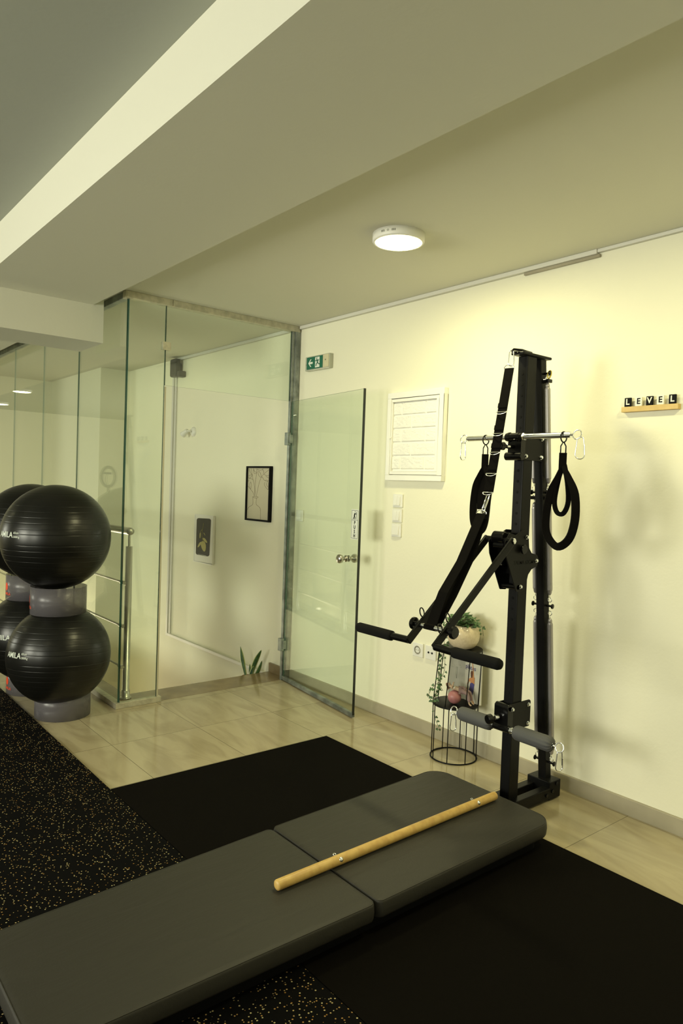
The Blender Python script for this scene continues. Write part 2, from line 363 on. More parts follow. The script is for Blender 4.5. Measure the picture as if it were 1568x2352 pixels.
kc = ha + du * ((Vector((-3.381, 2.834, 0)) - ha).dot(du)) + Vector((0, 0, .969))
for s in (1, -1):
    MB().lathe([(0, .0), (.019, 0), (.021, .003), (.021, .008), (.012, .013), (.011, .022), (.016, .030), (.026, .038), (.0285, .048), (.027, .058), (.018, .066), (0, .068)], kc + dn * .005 * s, dn * s, 28).build('door_knob', m_steel, D)
# the push sign stuck on the glass
u0 = (Vector((-3.341, 2.829, 0)) - ha).dot(du); u1 = (Vector((-3.260, 2.818, 0)) - ha).dot(du)
G = thing('push_sticker', 'white PUSH sticker with walking figure on the open glass door', 'sticker', tuple(ha + du * u0 + Vector((0, 0, 1.09))))
leafbox(u0, u1, 1.095, 1.28, .0052, .0062).build('backing', m_signw, G)
b = MB(); n0, n1 = .0062, .0066
w = .0022; a, c_ = u0 + .006, u1 - .006
for z0, z1 in ((1.101, 1.103), (1.213, 1.215), (1.272, 1.274)): leafbox(a, c_, z0, z1, n0, n1, b)
for uu in (a, c_): leafbox(uu - w / 2, uu + w / 2, 1.101, 1.274, n0, n1, b)
zu = Vector((0, 0, 1))
for ch, z in zip('PUSH', (1.197, 1.170, 1.143, 1.117)):
    text_mb(ch, .030, ha + du * (a + c_) / 2 + zu * z + dn * .0064, du, zu, dn, .0003, .0009, mb=b)
uc = (a + c_) / 2
def man(pts, wd): b.tube([ha + du * (uc + x) + zu * (1.243 + z) + dn * .0068 for x, z in pts], wd, 6)
man([(.004, .0215), (.0041, .0216)], .0045); man([(.001, .013), (-.005, -.004)], .0042); man([(.002, .012), (.018, .008)], .002); man([(.018, .022), (.018, -.024)], .001)
man([(-.005, -.004), (.003, -.012), (.001, -.024)], .0027); man([(-.005, -.004), (-.010, -.013), (-.017, -.023)], .0027)
b.build('print', m_ink, G)

# ------------------------------------------------------------------ back wall: trunking, exit sign, meter box, switches, sockets
zt = ZC
b = MB(); b.box(-4.17, -1.84, 2.975, YW, zt - .022, zt); b.build('tmp', m_trunk, bevel=.003).name = 'trim_4'; bpy.data.objects['trim_4']['kind'] = 'structure'
b = MB(); b.box(-1.84, 1.0, 2.98, YW, zt - .016, zt); struct('trim_5', b, m_trunk, bevel=.003)
b = MB(); b.box(-2.25, -1.83, 2.985, YW, zt - .036, zt - .022); struct('trim_6', b, m_skirt, bevel=.002)
b = MB(); b.box(-6.1, -4.23, 2.975, YW, zt - .024, zt); struct('trim_7', b, m_trunk, bevel=.003)

T = thing('cable_duct', 'thin white cable duct running down the stair wall and along it', 'cable duct', (-6.16, 3, 0))
b = MB(); b.box(-6.195, -6.165, 2.98, YW, -.045, 2.40); b.box(-6.145, -6.12, 2.985, YW, -.02, 2.40); b.build('vertical_run', m_trunk, T, bevel=.003)
b = MB(); b.box(-6.165, -4.50, 2.98, YW, -.045, -.018); b.build('horizontal_run', m_trunk, T, bevel=.003)
T = thing('wall_speaker', 'small black loudspeaker high on the stair wall, at the top of the cable duct', 'speaker', (-6.13, 2.9, 2.39))
b = MB(); b.box(-6.125, -6.005, 2.915, 2.970, 2.37, 2.535); b.build('cabinet', m_spk, T, bevel=.018, seg=4)
b = MB(); b.box(-6.02, -5.955, 2.93, YW, 2.365, 2.42); b.box(-6.09, -6.04, 2.96, YW, 2.40, 2.5); b.build('bracket', m_spk, T, bevel=.008)

# exit sign
T = thing('exit_sign', 'green emergency exit sign with left arrow and running figure', 'exit sign', (-3.94, 2.97, 2.26))
b = MB(); b.box(-4.075, -3.80, 2.966, YW, 2.218, 2.318); b.build('casing', m_clear, T, bevel=.006, seg=3)
b = MB(); b.box(-3.866, -3.805, 2.960, 2.968, 2.224, 2.312); b.build('cream_cover', mat('cream_cover_plastic', (.62, .57, .38), .4), T, bevel=.003)
b = MB(); b.box(-4.050, -3.868, 2.9595, 2.968, 2.226, 2.310); b.build('green_panel', m_green, T, bevel=.003)
b = MB(); ys = 2.9588
def ep(pts): b.prism([(x, ys, z) for x, z in pts], (0, 1, 0), .0012)
cx, cz = -4.0, 2.268
ep([(-4.028, cz), (-4.004, cz + .026), (-3.993, cz + .026), (-4.011, cz + .007), (-3.978, cz + .007), (-3.978, cz - .007), (-4.011, cz - .007), (-3.993, cz - .026), (-4.004, cz - .026)])
ep([(-3.950, 2.232), (-3.900, 2.232), (-3.900, 2.303), (-3.950, 2.303)])
b.build('pictogram', m_signw, T)
b = MB(); ym = 2.9578
def em(pts, wd): b.tube([(x, ym, z) for x, z in pts], wd, 6)
em([(-3.928, 2.294), (-3.9281, 2.2941)], .006); em([(-3.928, 2.286), (-3.920, 2.266)], .0045); em([(-3.928, 2.284), (-3.940, 2.276), (-3.948, 2.280)], .0025); em([(-3.926, 2.282), (-3.912, 2.276), (-3.906, 2.284)], .0025)
em([(-3.920, 2.266), (-3.934, 2.256), (-3.938, 2.242)], .0032); em([(-3.920, 2.266), (-3.910, 2.254), (-3.896, 2.252)], .0032)
b.build('running_figure', m_green, T)
MB().cyl((-4.062, 2.967, 2.262), (-4.062, 2.963, 2.262), .004, 12).build('screw', m_steel, T); MB().cyl((-3.835, 2.961, 2.275), (-3.835, 2.957, 2.275), .005, 12).build('screw', m_steel, T)

# meter box with brick relief
T = thing('meter_box', 'white meter cabinet on the wall with painted brick-pattern door', 'cabinet', (-2.97, 3, 1.46))
x0, x1, z0, z1 = -3.205, -2.742, 1.465, 1.995
b = MB()
for q in ((x0, x1, z0, z0 + .033), (x0, x1, z1 - .035, z1), (x0, x0 + .030, z0 + .033, z1 - .035), (x1 - .036, x1, z0 + .033, z1 - .035)): b.box(q[0], q[1], 2.966, YW, q[2], q[3])
b.build('frame', m_white2, T, bevel=.002)
dx0, dx1, dz0, dz1 = x0 + .032, x1 - .040, z0 + .037, z1 - .039
b = MB()
for q in ((dx0, dx1, dz0, dz0 + .018), (dx0, dx1, dz1 - .018, dz1), (dx0, dx0 + .008, dz0 + .018, dz1 - .018), (dx1 - .020, dx1, dz0 + .018, dz1 - .018)): b.box(q[0], q[1], 2.970, 2.992, q[2], q[3])
D2 = b.build('door', m_white2, T, bevel=.001)
nx, nz = 130, 150; bx0, bx1, bz0, bz1 = dx0 + .008, dx1 - .02, dz0 + .018, dz1 - .018; vs = []
import mathutils.noise as mn
bh = (bz1 - bz0 - .012) / 5; bw = .2
for j in range(nz + 1):
    for i in range(nx + 1):
        x = bx0 + (bx1 - bx0) * i / nx; z = bz0 + (bz1 - bz0) * j / nz
        zz = z - bz0 - .012; row = int(zz // bh) if zz > 0 else -1; fz = (zz - row * bh); off = .07 if row % 2 == 0 else .155
        fx = (x - bx0 + bw - off) % bw
        e = min(min(fx, bw - fx) - .003, min(fz, bh - fz) - .0035)
        h = max(0, min(1, e / .004)) if row >= 0 else 0
        nn = mn.noise(Vector((x * 45, z * 70, 3))) * .5 + mn.noise(Vector((x * 110, z * 160, 9))) * .3
        y = 2.988 - .007 * h - .0035 * nn * h
        if i in (0, nx) or j in (0, nz): y = 2.992
        vs.append((x, y, z))
fs = [(j * (nx + 1) + i, j * (nx + 1) + i + 1, (j + 1) * (nx + 1) + i + 1, (j + 1) * (nx + 1) + i) for j in range(nz) for i in range(nx)]
b = MB(); b.add(vs, fs, 0, False); b.build('brick_relief', m_white2, D2)
MB().cyl((dx0 + .004, 2.970, 1.72), (dx0 + .004, 2.962, 1.724), .005, 10).build('latch', m_white, D2)

def switch(x, z, nr, label, group=None):
    T = thing('light_switch', label, 'light switch', (x, 3, z), group)
    b = MB(); b.box(x - .041, x + .041, 2.988, YW, z - .041, z + .041); b.build('plate', m_white, T, bevel=.004, seg=3)
    w = .052
    for k in range(nr):
        a0 = x - w / 2 + w * k / nr + .0006; a1 = x - w / 2 + w * (k + 1) / nr - .0006
        b = MB(); vs = [(a0, 2.985, z + .028), (a1, 2.985, z + .028), (a1, 2.979, z - .028), (a0, 2.979, z - .028), (a0, 2.99, z + .028), (a1, 2.99, z + .028), (a1, 2.99, z - .028), (a0, 2.99, z - .028)]
        b.add(vs, [(0, 1, 2, 3), (4, 5, 1, 0), (7, 6, 2, 3), (0, 3, 7, 4), (1, 2, 6, 5), (4, 5, 6, 7)]); b.build('rocker', m_white, T, bevel=.001)
switch(-3.110, 1.343, 2, 'white double light switch, topmost of three stacked below the meter cabinet', 'wall switches below the meter cabinet')
switch(-3.112, 1.252, 2, 'white double light switch, middle of three stacked below the meter cabinet', 'wall switches below the meter cabinet')
switch(-3.114, 1.163, 1, 'white single light switch, lowest of three stacked below the meter cabinet', 'wall switches below the meter cabinet')
switch(-4.115, 1.199, 1, 'white light switch on the wall seen through the glass door beside the metal post')

T = thing('power_socket', 'white round-recess power socket low on the wall, left of the pair', 'wall socket', (-2.892, 3, .475))
b = MB(); b.box(-2.933, -2.851, 2.988, YW, .434, .516); b.build('plate', m_white, T, bevel=.004, seg=3)
b = MB(); b.lathe([(.0245, .002), (.0245, .0), (.021, -.0005), (.020, -.010), (0, -.010)], (-2.892, 2.986, .475), (0, -1, 0), 28); 
bpy_s = b.build('recess', m_white, T)
b = MB()
for s in (-1, 1): b.cyl((-2.892 + s * .0085, 2.9850, .475), (-2.892 + s * .0085, 2.9842, .475), .0028, 10)
for s in (-1, 1): b.box(-2.896, -2.888, 2.984, 2.986, .475 + s * .018 - .002, .475 + s * .018 + .002)
for a in range(24):
    t = 2 * PI * a / 24; b.obox((-2.892 + math.cos(t) * .0213, 2.9852, .475 + math.sin(t) * .0213), (.0028, 0, 0), (0, .0006, 0), (0, 0, .0028))
b.build('contacts', mat('socket_shadow_grey', (.25, .24, .19), .5), T)
T = thing('aerial_socket', 'white aerial socket with two black holes, right of the pair', 'wall socket', (-2.790, 3, .478))
b = MB(); b.box(-2.831, -2.749, 2.988, YW, .437, .519); b.build('plate', m_white, T, bevel=.004, seg=3)
for dx, r_ in ((-.014, .0062), (0, .0018), (.014, .0062)): MB().cyl((-2.790 + dx, 2.9885, .478), (-2.790 + dx, 2.986, .478), r_, 14).build('hole', m_ink, T)

# LEVEL letters on a wooden ledge
T = MB().box(-1.680, -1.426, 2.974, YW, 1.790, 1.8135).build('picture_ledge', m_pale_wood, None, bevel=.0015)
tag(T, 'short pale wooden ledge on the wall holding five letter tiles', 'shelf')
for ch, xc, blk, lab in (('L', -1.640, 1, 'black L tile at the left end of the wooden ledge'), ('E', -1.590, 0, 'white E tile between the left L and the V'), ('V', -1.541, 1, 'black V tile in the middle of the ledge'),
                         ('E', -1.493, 0, 'white E tile between the V and the right L'), ('L', -1.442, 1, 'black L tile at the right end of the wooden ledge')):
    xc = xc * 1.0078; T = thing('letter_tile', lab, 'letter tile', (xc, 2.981, 1.8135), 'letter tiles spelling LEVEL')
    MB().box(xc - .0155, xc + .0155, 2.977, 2.986, 1.8137, 1.8535).build('tile', m_ink if blk else m_letter, T, bevel=.002)
    text_mb(ch, .036, (xc, 2.9768, 1.834), (1, 0, 0), (0, 0, 1), (0, -1, 0), .0004, .0009).build('letter', m_letter if blk else m_ink, T)

# ceiling lamps
def ceil_lamp(x, y, z, label, strength, r=.117, slots=False, group=None):
    T = thing('ceiling_lamp', label, 'ceiling lamp', (x, y, z), group)
    MB().lathe([(0, 0), (r, 0), (r, -.032), (r - .004, -.037), (r - .017, -.038), (r - .018, -.034)], (x, y, z), (0, 0, 1), 64).build('housing', m_white2, T)
    MB().lathe([(0, -.0395), (r - .03, -.039), (r - .017, -.036)], (x, y, z), (0, 0, 1), 48).build('diffuser', emit('lamp_glow', LAMP_COL, strength), T)
    if slots:
        b = MB(); d0 = math.atan2(-y, -x) - .42
        for k in (-5, -4, -3, 3, 4, 5):
            a = d0 + k * .055; n = Vector((math.cos(a), math.sin(a), 0)); b.obox(Vector((x, y, z - .017)) + n * (r + .0002), n * .0006, n.cross(zu) * .0014, zu * .0045)
        n = Vector((math.cos(d0), math.sin(d0), 0)); b.tube(ring_pts(Vector((x, y, z - .017)) + n * r, .0035, 12, n.cross(zu), zu), .0009, 6, True)
        b.build('vent_slots', mat('slot_grey', (.12, .12, .09), .6), T)
ceil_lamp(-2.355, 2.208, ZC, 'round white surface ceiling lamp, lit, near the back wall', LAMP_STR, slots=True)
ceil_lamp(-.62, 2.208, ZC, 'round white ceiling lamp, lit, above the wall beyond the LEVEL ledge', LAMP_STR)
for x, y, lab in ((-11.3, .42, 'round lit ceiling lamp mirrored in the glass, the nearer of two'), (-13.6, .16, 'round lit ceiling lamp mirrored in the glass, the farther of two'),
               (-7.2, -1.1, 'added unseen ceiling lamp over the far mat, for general light'), (-4.6, -1.1, 'added unseen ceiling lamp left of the bench, on the high ceiling, for general light'), (-2.0, -1.1, 'added unseen ceiling lamp behind the near end of the bench, for general light'), (.6, -1.1, 'added unseen ceiling lamp nearest the right wall, high ceiling, for general light')):  # this row is out of view, added for general room light
    ceil_lamp(x, y, ZH, lab, ROOM_LAMP_STR, .135, group='lamps of the high ceiling')
# little sensor on the high ceiling
tag(MB().lathe([(0, -.03), (.02, -.03), (.035, -.02), (.045, 0), (0, 0)], (-3.22, .55, ZH), (0, 0, 1), 24).build('smoke_detector', m_white), 'small white detector on the upper ceiling at the top left', 'detector')

# ------------------------------------------------------------------ stair side: frames, spotlight, plant, railing
def frame(x0, x1, z0, z1, t, m, mp, name, label, yf=2.972):
    T = thing(name, label, 'picture', (x0, 3, z0))
    b = MB()
    for q in ((x0, x1, z0, z0 + t), (x0, x1, z1 - t, z1), (x0, x0 + t, z0 + t, z1 - t), (x1 - t, x1, z0 + t, z1 - t)): b.box(q[0], q[1], yf, YW - .001, q[2], q[3])
    b.build('frame', m, T, bevel=.0015)
    MB().box(x0 + t, x1 - t, 2.984, 2.988, z0 + t, z1 - t).build('print', mp, T); return T
FX0, FX1, FZ0, FZ1 = -4.828, -4.487, 1.127, 1.553
F = frame(FX0, FX1, FZ0, FZ1, .014, m_ink, m_paper, 'framed_line_drawing', 'black framed line drawing of branches in a bottle vase')
b = MB()
def fl(pts, r=.0011):
    # pts in crop coordinates of the picture: u 0..1 left-right, v 0..1 top-bottom
    P = []
    for i in range(len(pts) - 1):
        p0 = pts[max(i - 1, 0)]; p1 = pts[i]; p2 = pts[i + 1]; p3 = pts[min(i + 2, len(pts) - 1)]
        for k in range(5):
            t = k / 5; q = [.5 * (2 * p1[c] + (p2[c] - p0[c]) * t + (2 * p0[c] - 5 * p1[c] + 4 * p2[c] - p3[c]) * t * t + (3 * p1[c] - p0[c] - 3 * p2[c] + p3[c]) * t ** 3) for c in (0, 1)]; P.append(q)
    P.append(pts[-1])
    u0, u1, v0, v1 = FX0 + .014, FX1 - .014, FZ0 + .014, FZ1 - .014
    b.tube([(u0 + (u1 - u0) * max(0, min(1, u)), 2.9838, v1 - (v1 - v0) * max(0, min(1, v))) for u, v in P], r, 5)
X = lambda x, y: ((x - 375) / 650, (y - 445) / 1560)
for pts in ([(460, 460), (495, 620), (530, 800), (580, 1000), (600, 1310)], [(635, 460), (630, 640), (605, 850), (600, 1310)], [(1020, 470), (850, 620), (770, 740), (710, 930), (645, 1310)], [(380, 1000), (470, 1110), (550, 1210), (575, 1310)],
            [(525, 1335), (600, 1312), (690, 1318), (680, 1350), (600, 1358), (525, 1335)], [(543, 1360), (543, 1560), (430, 1650), (385, 1740)], [(648, 1360), (648, 1550), (720, 1610), (775, 1700), (785, 2000)],
            [(395, 700), (440, 665), (500, 655), (440, 760), (390, 745), (530, 800)], [(400, 460), (430, 560), (495, 650)], [(530, 455), (560, 540), (630, 590), (560, 615), (535, 480)], [(640, 480), (720, 515), (800, 490), (810, 460)],
            [(800, 480), (840, 560), (830, 610)], [(670, 540), (730, 580), (775, 720), (700, 680), (670, 560)], [(840, 630), (920, 670), (1010, 660)], [(800, 710), (870, 820), (930, 800), (960, 850), (880, 820)], [(900, 690), (1010, 760), (1020, 820), (950, 820)],
            [(880, 870), (870, 950), (975, 1090), (985, 950), (960, 850)], [(920, 870), (930, 950), (975, 1010)], [(460, 870), (430, 980), (470, 1090), (490, 960), (460, 870)], [(410, 820), (380, 860)]):
    fl([X(*p) for p in pts])
b.build('drawing', m_line, F)
X0, X1, Z0, Z1 = -5.682, -5.345, .708, 1.132
F = frame(X0, X1, Z0, Z1, .010, m_white, m_white, 'framed_lemon_print', 'white framed print of a lemon twig on dark ground', 2.981)
b = MB(); y = 2.9836
pw, ph = X1 - X0, Z1 - Z0
U = lambda u, v, yy=y: (X0 + pw * (u - 235) * 1.08 / 680, yy, Z1 - ph * (v - 350 - (u - 235) * .12) / 1720)   # crop pixels to picture
pts = []
for cu, cv, a0 in ((720, 600, 270), (700, 1770, 0), (370, 1740, 90), (370, 580, 180)):
    for k in range(5):
        a = R(a0 + k * 22.5); pts.append(U(cu + 65 * math.cos(a), cv + 75 * math.sin(a)))
b.prism(pts, (0, 1, 0), .0006); b.build('dark_panel', m_art_dark, F)
b = MB(); y2 = 2.9828
def lf(cx, cy, a, L, w, n=14):
    pts = []
    for k in range(n):
        t = 2 * PI * k / n; x = L * math.cos(t); z = w * math.sin(t) * (1 - .25 * math.cos(t)); pts.append(U(cx + x * math.cos(a) - z * math.sin(a), cy + x * math.sin(a) + z * math.cos(a), y2))
    b.prism(pts, (0, 1, 0), .0006)
lf(565, 1500, R(80), 190, 80); lf(610, 1290, R(50), 110, 40); lf(425, 1450, R(118), 115, 32); lf(440, 1120, R(92), 110, 18); lf(585, 1070, R(60), 60, 10)
b.tube([U(u, v, y2) for u, v in ((548, 680), (535, 800), (510, 900), (450, 980), (440, 1050))], .0014, 5); b.tube([U(u, v, y2) for u, v in ((510, 900), (505, 1100), (515, 1230), (530, 1330))], .0014, 5)
b.build('lemon_twig', m_art_leaf, F)
b = MB(); b.box(X0 + .08, X1 - .11, 2.9832, 2.984, Z0 + .072, Z0 + .075); b.build('caption_line', m_clear, F)

T = thing('wall_spotlight', 'small white wall spotlight, unlit, pointing left on the stair wall', 'spotlight', (-5.79, 3, 1.855))
MB().lathe([(0, .022), (.030, .022), (.042, .012), (.045, 0)], (-5.775, 3.0, 1.862), (0, -1, 0), 28).build('wall_plate', m_white, T)
MB().tube([(-5.775, 2.98, 1.862), (-5.785, 2.955, 1.868), (-5.81, 2.945, 1.866)], .008, 10).build('arm', m_white, T)
MB().lathe([(0, 0), (.016, 0), (.021, .010), (.022, .040), (.028, .064), (.029, .072), (.024, .070), (0, .060)], (-5.80, 2.948, 1.872), (-.80, -.16, -.50), 28).build('lamp_head', m_white, T)

T = thing('snake_plant', 'snake plant with upright yellow-edged leaves on the stairs by the wall', 'plant', (-4.55, 2.88, -.17))
MB().lathe([(0, 0), (.045, 0), (.055, .11), (.058, .115), (.058, .125), (.052, .125), (.050, .105), (0, .105)], (-4.545, 2.88, -.17), n=28).build('pot', m_terra, T)
MB().lathe([(.050, .108), (0, .110)], (-4.545, 2.88, -.17), n=20).build('soil', m_soil, T)
def blade(p0, p1, w, bend, face):
    b = MB(); n = 14; p0 = Vector(p0); p1 = Vector(p1); side = Vector(face); d = (p1 - p0); vs = []
    nrm = side.cross(d).normalized()
    for i in range(n + 1):
        t = i / n; c = p0 + d * t + Vector(bend) * math.sin(t * PI) ; ww = w * (.45 + .55 * math.sin(min(1, t * 1.6) * PI / 2)) * (1 - max(0, (t - .55) / .45) ** 2)
        for s, k in ((-1, 0), (-.72, .004), (0, .008), (.72, .004), (1, 0)): vs.append(c + side * ww * s + nrm * k)
    fs = []; 
    for i in range(n):
        for j in range(4): b.add([vs[i * 5 + j], vs[i * 5 + j + 1], vs[i * 5 + 5 + j + 1], vs[i * 5 + 5 + j]], [(0, 1, 2, 3)], 1 if j in (0, 3) else 0, True)
    o = b.build('leaf', [m_leafd, m_leafy], T); sd = o.modifiers.new('s', 'SOLIDIFY'); sd.thickness = .003
rtx = Vector((.77, .63, 0))
blade((-4.565, 2.87, -.07), (-4.655, 2.865, .162), .017, (-.006, 0, 0), rtx); blade((-4.535, 2.885, -.07), (-4.415, 2.90, .180), .018, (-.012, 0, .01), rtx)
blade((-4.525, 2.88, -.07), (-4.41, 2.905, .10), .013, (.012, 0, -.02), rtx); blade((-4.53, 2.87, -.07), (-4.455, 2.86, .055), .012, (0, 0, 0), rtx); blade((-4.56, 2.90, -.07), (-4.60, 2.92, .03), .012, (0, 0, 0), rtx)

T = thing('stair_railing', 'brushed steel stair railing with round handrail behind the glass', 'railing', (-4.356, 1.83, 0))
b = MB(); b.lathe([(0, 0), (.036, 0), (.036, .010), (.030, .013), (.026, .014), (.026, .055), (.024, .06), (.0215, .062), (.0215, .985), (.0, .985)], (-4.356, 1.83, .001), n=28); b.build('post', m_steel, T)
MB().cyl((-4.356, 1.83, .985), (-4.356, 1.83, 1.075), .008).build('stem', m_steel, T)
o = MB().lathe([(0, 0), (.012, .002), (.022, .010), (.025, .022), (.0245, .035), (.0245, 4.2), (0, 4.2)], (-4.325, 1.83, 1.083), (-1, 0, 0), 24).build('handrail', m_steel, T)
for z in (.755, .475, .212):
    b = MB(); b.cyl((-4.365, 1.80, z), (-8.5, 1.80, z), .007, 14); b.build('rail_bar', m_steel, T)
    b = MB(); b.cyl((-4.36, 1.815, z), (-4.36, 1.785, z), .011, 14); b.cyl((-4.345, 1.798, z), (-4.40, 1.798, z), .0115, 14); b.build('bar_clamp', m_steel, T)
for x in (-5.6, -6.9, -8.2):
    MB().lathe([(0, 0), (.036, 0), (.036, .010), (.026, .014), (.026, .055), (.0215, .062), (.0215, .985), (.008, .985), (.008, 1.07)], (x, 1.83, .001), n=24).build('post', m_steel, T)

# ------------------------------------------------------------------ mats
tag(MB().box(-3.09, XR - .01, 1.24, 2.485, .0, .006).build('rubber_mat', m_mat, None, bevel=.002), 'plain matt black rubber mat on the tiles under the bench', 'mat')
tag(MB().box(-8.0, XR - .01, YF + .02, 1.238, .0, .006).build('rubber_mat', m_speck, None, bevel=.002), 'black rubber mat flecked with yellow and white, along the near side', 'mat')

# ------------------------------------------------------------------ low bench
def rounded_poly(pts, rad, n=8):
    out = []; k = len(pts)
    for i in range(k):
        p = Vector((*pts[i], 0)); a = Vector((*pts[i - 1], 0)); c = Vector((*pts[(i + 1) % k], 0)); r = rad[i]
        d1 = (a - p).normalized(); d2 = (c - p).normalized(); half = d1.angle(d2) / 2; t = r / math.tan(half); ce = p + (d1 + d2).normalized() * (r / math.sin(half))
        s = p + d1 * t - ce; e = p + d2 * t - ce; ang = s.angle(e); cr = 1 if s.cross(e).z > 0 else -1
        for q in range(n + 1): out.append((ce + Matrix.Rotation(cr * ang * q / n, 3, 'Z') @ s).to_2d())
    return out
def cushion(poly, z0, z1, edge=.009):
    b = MB(); n = len(poly); cx = sum(p[0] for p in poly) / n; cy = sum(p[1] for p in poly) / n; rows = []
    nrm = []
    for i in range(n):
        t = (Vector(poly[(i + 1) % n]) - Vector(poly[i - 1])).normalized(); nrm.append(Vector((t.y, -t.x)))
    ar = sum(poly[i][0] * poly[(i + 1) % n][1] - poly[(i + 1) % n][0] * poly[i][1] for i in range(n)); sg = 1 if ar > 0 else -1
    prof = [(edge, z0), (edge * .3, z0 + edge * .3), (0, z0 + edge)]
    prof += [(-.002, (z0 + z1) / 2)]
    prof += [(0, z1 - edge), (edge * .12, z1 - edge * .45), (edge * .35, z1 - edge * .15), (edge * .9, z1 - edge * .02), (edge * 1.6, z1 + .0010), (edge * 2.3, z1 + .0016)]
    for inn, z in prof: rows.append([(p[0] - sg * nrm[i].x * inn, p[1] - sg * nrm[i].y * inn, z) for i, p in enumerate(poly)])
    vs = [v for r_ in rows for v in r_]; m = len(rows)
    fs = [(r_ * n + i, r_ * n + (i + 1) % n, (r_ + 1) * n + (i + 1) % n, (r_ + 1) * n + i) for r_ in range(m - 1) for i in range(n)]
    b.add(vs, fs, 0, True); b.add(rows[0], [list(range(n))]); b.add(rows[-1], [list(range(n))], 0, True)
    return b
def seam(poly, inn, z):
    n = len(poly); ar = sum(poly[i][0] * poly[(i + 1) % n][1] - poly[(i + 1) % n][0] * poly[i][1] for i in range(n)); sg = 1 if ar > 0 else -1; pts = []
    for i in range(n):
        t = (Vector(poly[(i + 1) % n]) - Vector(poly[i - 1])).normalized(); pts.append((poly[i][0] - sg * t.y * inn, poly[i][1] + sg * t.x * inn, z))
    return pts
T = thing('exercise_bench', 'low charcoal padded exercise bench in two sections on a black base', 'bench', (-1.9, 1.47, 0))
ZT = .118
pf = rounded_poly([(-1.578, 1.503), (-1.586, 2.455), (-2.222, 2.452), (-2.182, 1.503)], (.025, .075, .085, .025))
pn = rounded_poly([(-1.598, .478), (-1.578, 1.497), (-2.178, 1.497), (-2.115, .478)], (.03, .025, .025, .05))
for pl in (pf, pn):
    c = cushion(pl, .060, ZT).build('cushion', m_greyv, T)
    MB().tube(seam(pl, .004, ZT - .0012), .0018, 5, True).build('piping', m_greyv, c)
b = MB(); b.prism([(x, y, .0065) for x, y in rounded_poly([(-1.625, .52), (-1.625, 2.425), (-2.15, 2.425), (-2.08, .52)], (.02, .06, .06, .02))], (0, 0, 1), .053); b.build('base', m_dark, T)

# wooden bar
pa = Vector((-1.815, 1.275, ZT + .0205)); pb = Vector((-1.838, 2.400, ZT + .0205)); d = (pb - pa).normalized()
T = thing('wooden_bar', 'round beech exercise bar with metal eyelets lying on the bench', 'bar', tuple(pa))
Lb = (pb - pa).length; r = .0172
MB().lathe([(0, 0), (.010, 0), (r - .001, .004), (r, .008), (r, Lb - .008), (r - .001, Lb - .003), (.011, Lb), (0, Lb)], pa, d, 28).build('shaft', m_beech, T)
for t in (.232, .888):
    p = pa + d * (Lb * t); sd = Vector((1, 0, .55)).normalized()
    b = MB(); b.lathe([(.008, 0), (.0075, .002), (.003, .0035), (0, .004)], p + sd * (r - .001), sd, 14); b.build('washer', m_chrome, T); b = MB()
    sd2 = Vector((-1, .05, .35)).normalized(); b.tube([p + sd2 * (r - .002), p + sd2 * (r + .004)], .0018, 8); b.tube(ring_pts(p + sd2 * (r + .008), .005, 14, sd2, d), .0013, 6, True)
    b.build('eyelet', m_chrome, T)

# ------------------------------------------------------------------ tower
TX = -1.91; X0p, X1p = -1.935, -1.885; YFp, YBp = 2.555, 2.622
T = thing('pilates_tower', 'tall black steel exercise tower with crossbars standing against the back wall', 'exercise machine', (TX, 2.7, 0))
ft = MB().box(X0p, X1p, YFp, YBp, .05, 2.008).build('front_post', m_black, T, bevel=.004)
for k in range(36):
    MB().cyl((TX, YFp + .0005, .30 + k * .0466), (TX, YFp - .0012, .30 + k * .0466), .0062, 14).build('pin_hole', m_ink, ft)
yc = lambda z: 2.868 - .095 * z
b = MB(); zz = (.02, 2.008); vs = []
for z in zz:
    for x, dy in ((-1.932, -.021), (-1.890, -.021), (-1.890, .021), (-1.932, .021)): vs.append((x, yc(z) + dy, z))
b.add(vs, [(0, 1, 2, 3), (4, 5, 6, 7), (0, 1, 5, 4), (1, 2, 6, 5), (2, 3, 7, 6), (3, 0, 4, 7)]); b.build('rear_post', m_black, T, bevel=.003)
b = MB(); b.prism([(-1.945, 2.515, 2.009), (-1.878, 2.515, 2.009), (-1.878, 2.722, 2.009), (-1.945, 2.722, 2.009)], (0, 0, 1), .012); b.build('top_plate', m_black, T, bevel=.004)
b = MB(); b.tube([(-1.90, 2.60, 2.026), (-1.905, 2.54, 2.030), (-1.915, 2.495, 2.028), (-1.918, 2.486, 2.020)], .0055, 8); b.tube([(-1.925, 2.60, 2.026), (-1.922, 2.54, 2.024), (-1.918, 2.488, 2.016)], .004, 8)
b.build('eye_hook', m_blackg, T)
b = MB()
b.box(-1.975, -1.935, 2.50, 2.90, .008, .062); b.box(-1.890, -1.85, 2.50, 2.82, .010, .062); b.box(-1.975, -1.85, 2.815, 2.90, .006, .088); b.box(-1.975, -1.85, 2.50, 2.55, .008, .052)
b.build('base_frame', m_black, T, bevel=.003)
for y, z in ((2.835, .045), (2.865, .075), (2.79, .035)): MB().cyl((-1.85, y, z), (-1.843, y, z), .009, 6).build('base_bolt', m_blackg, T)

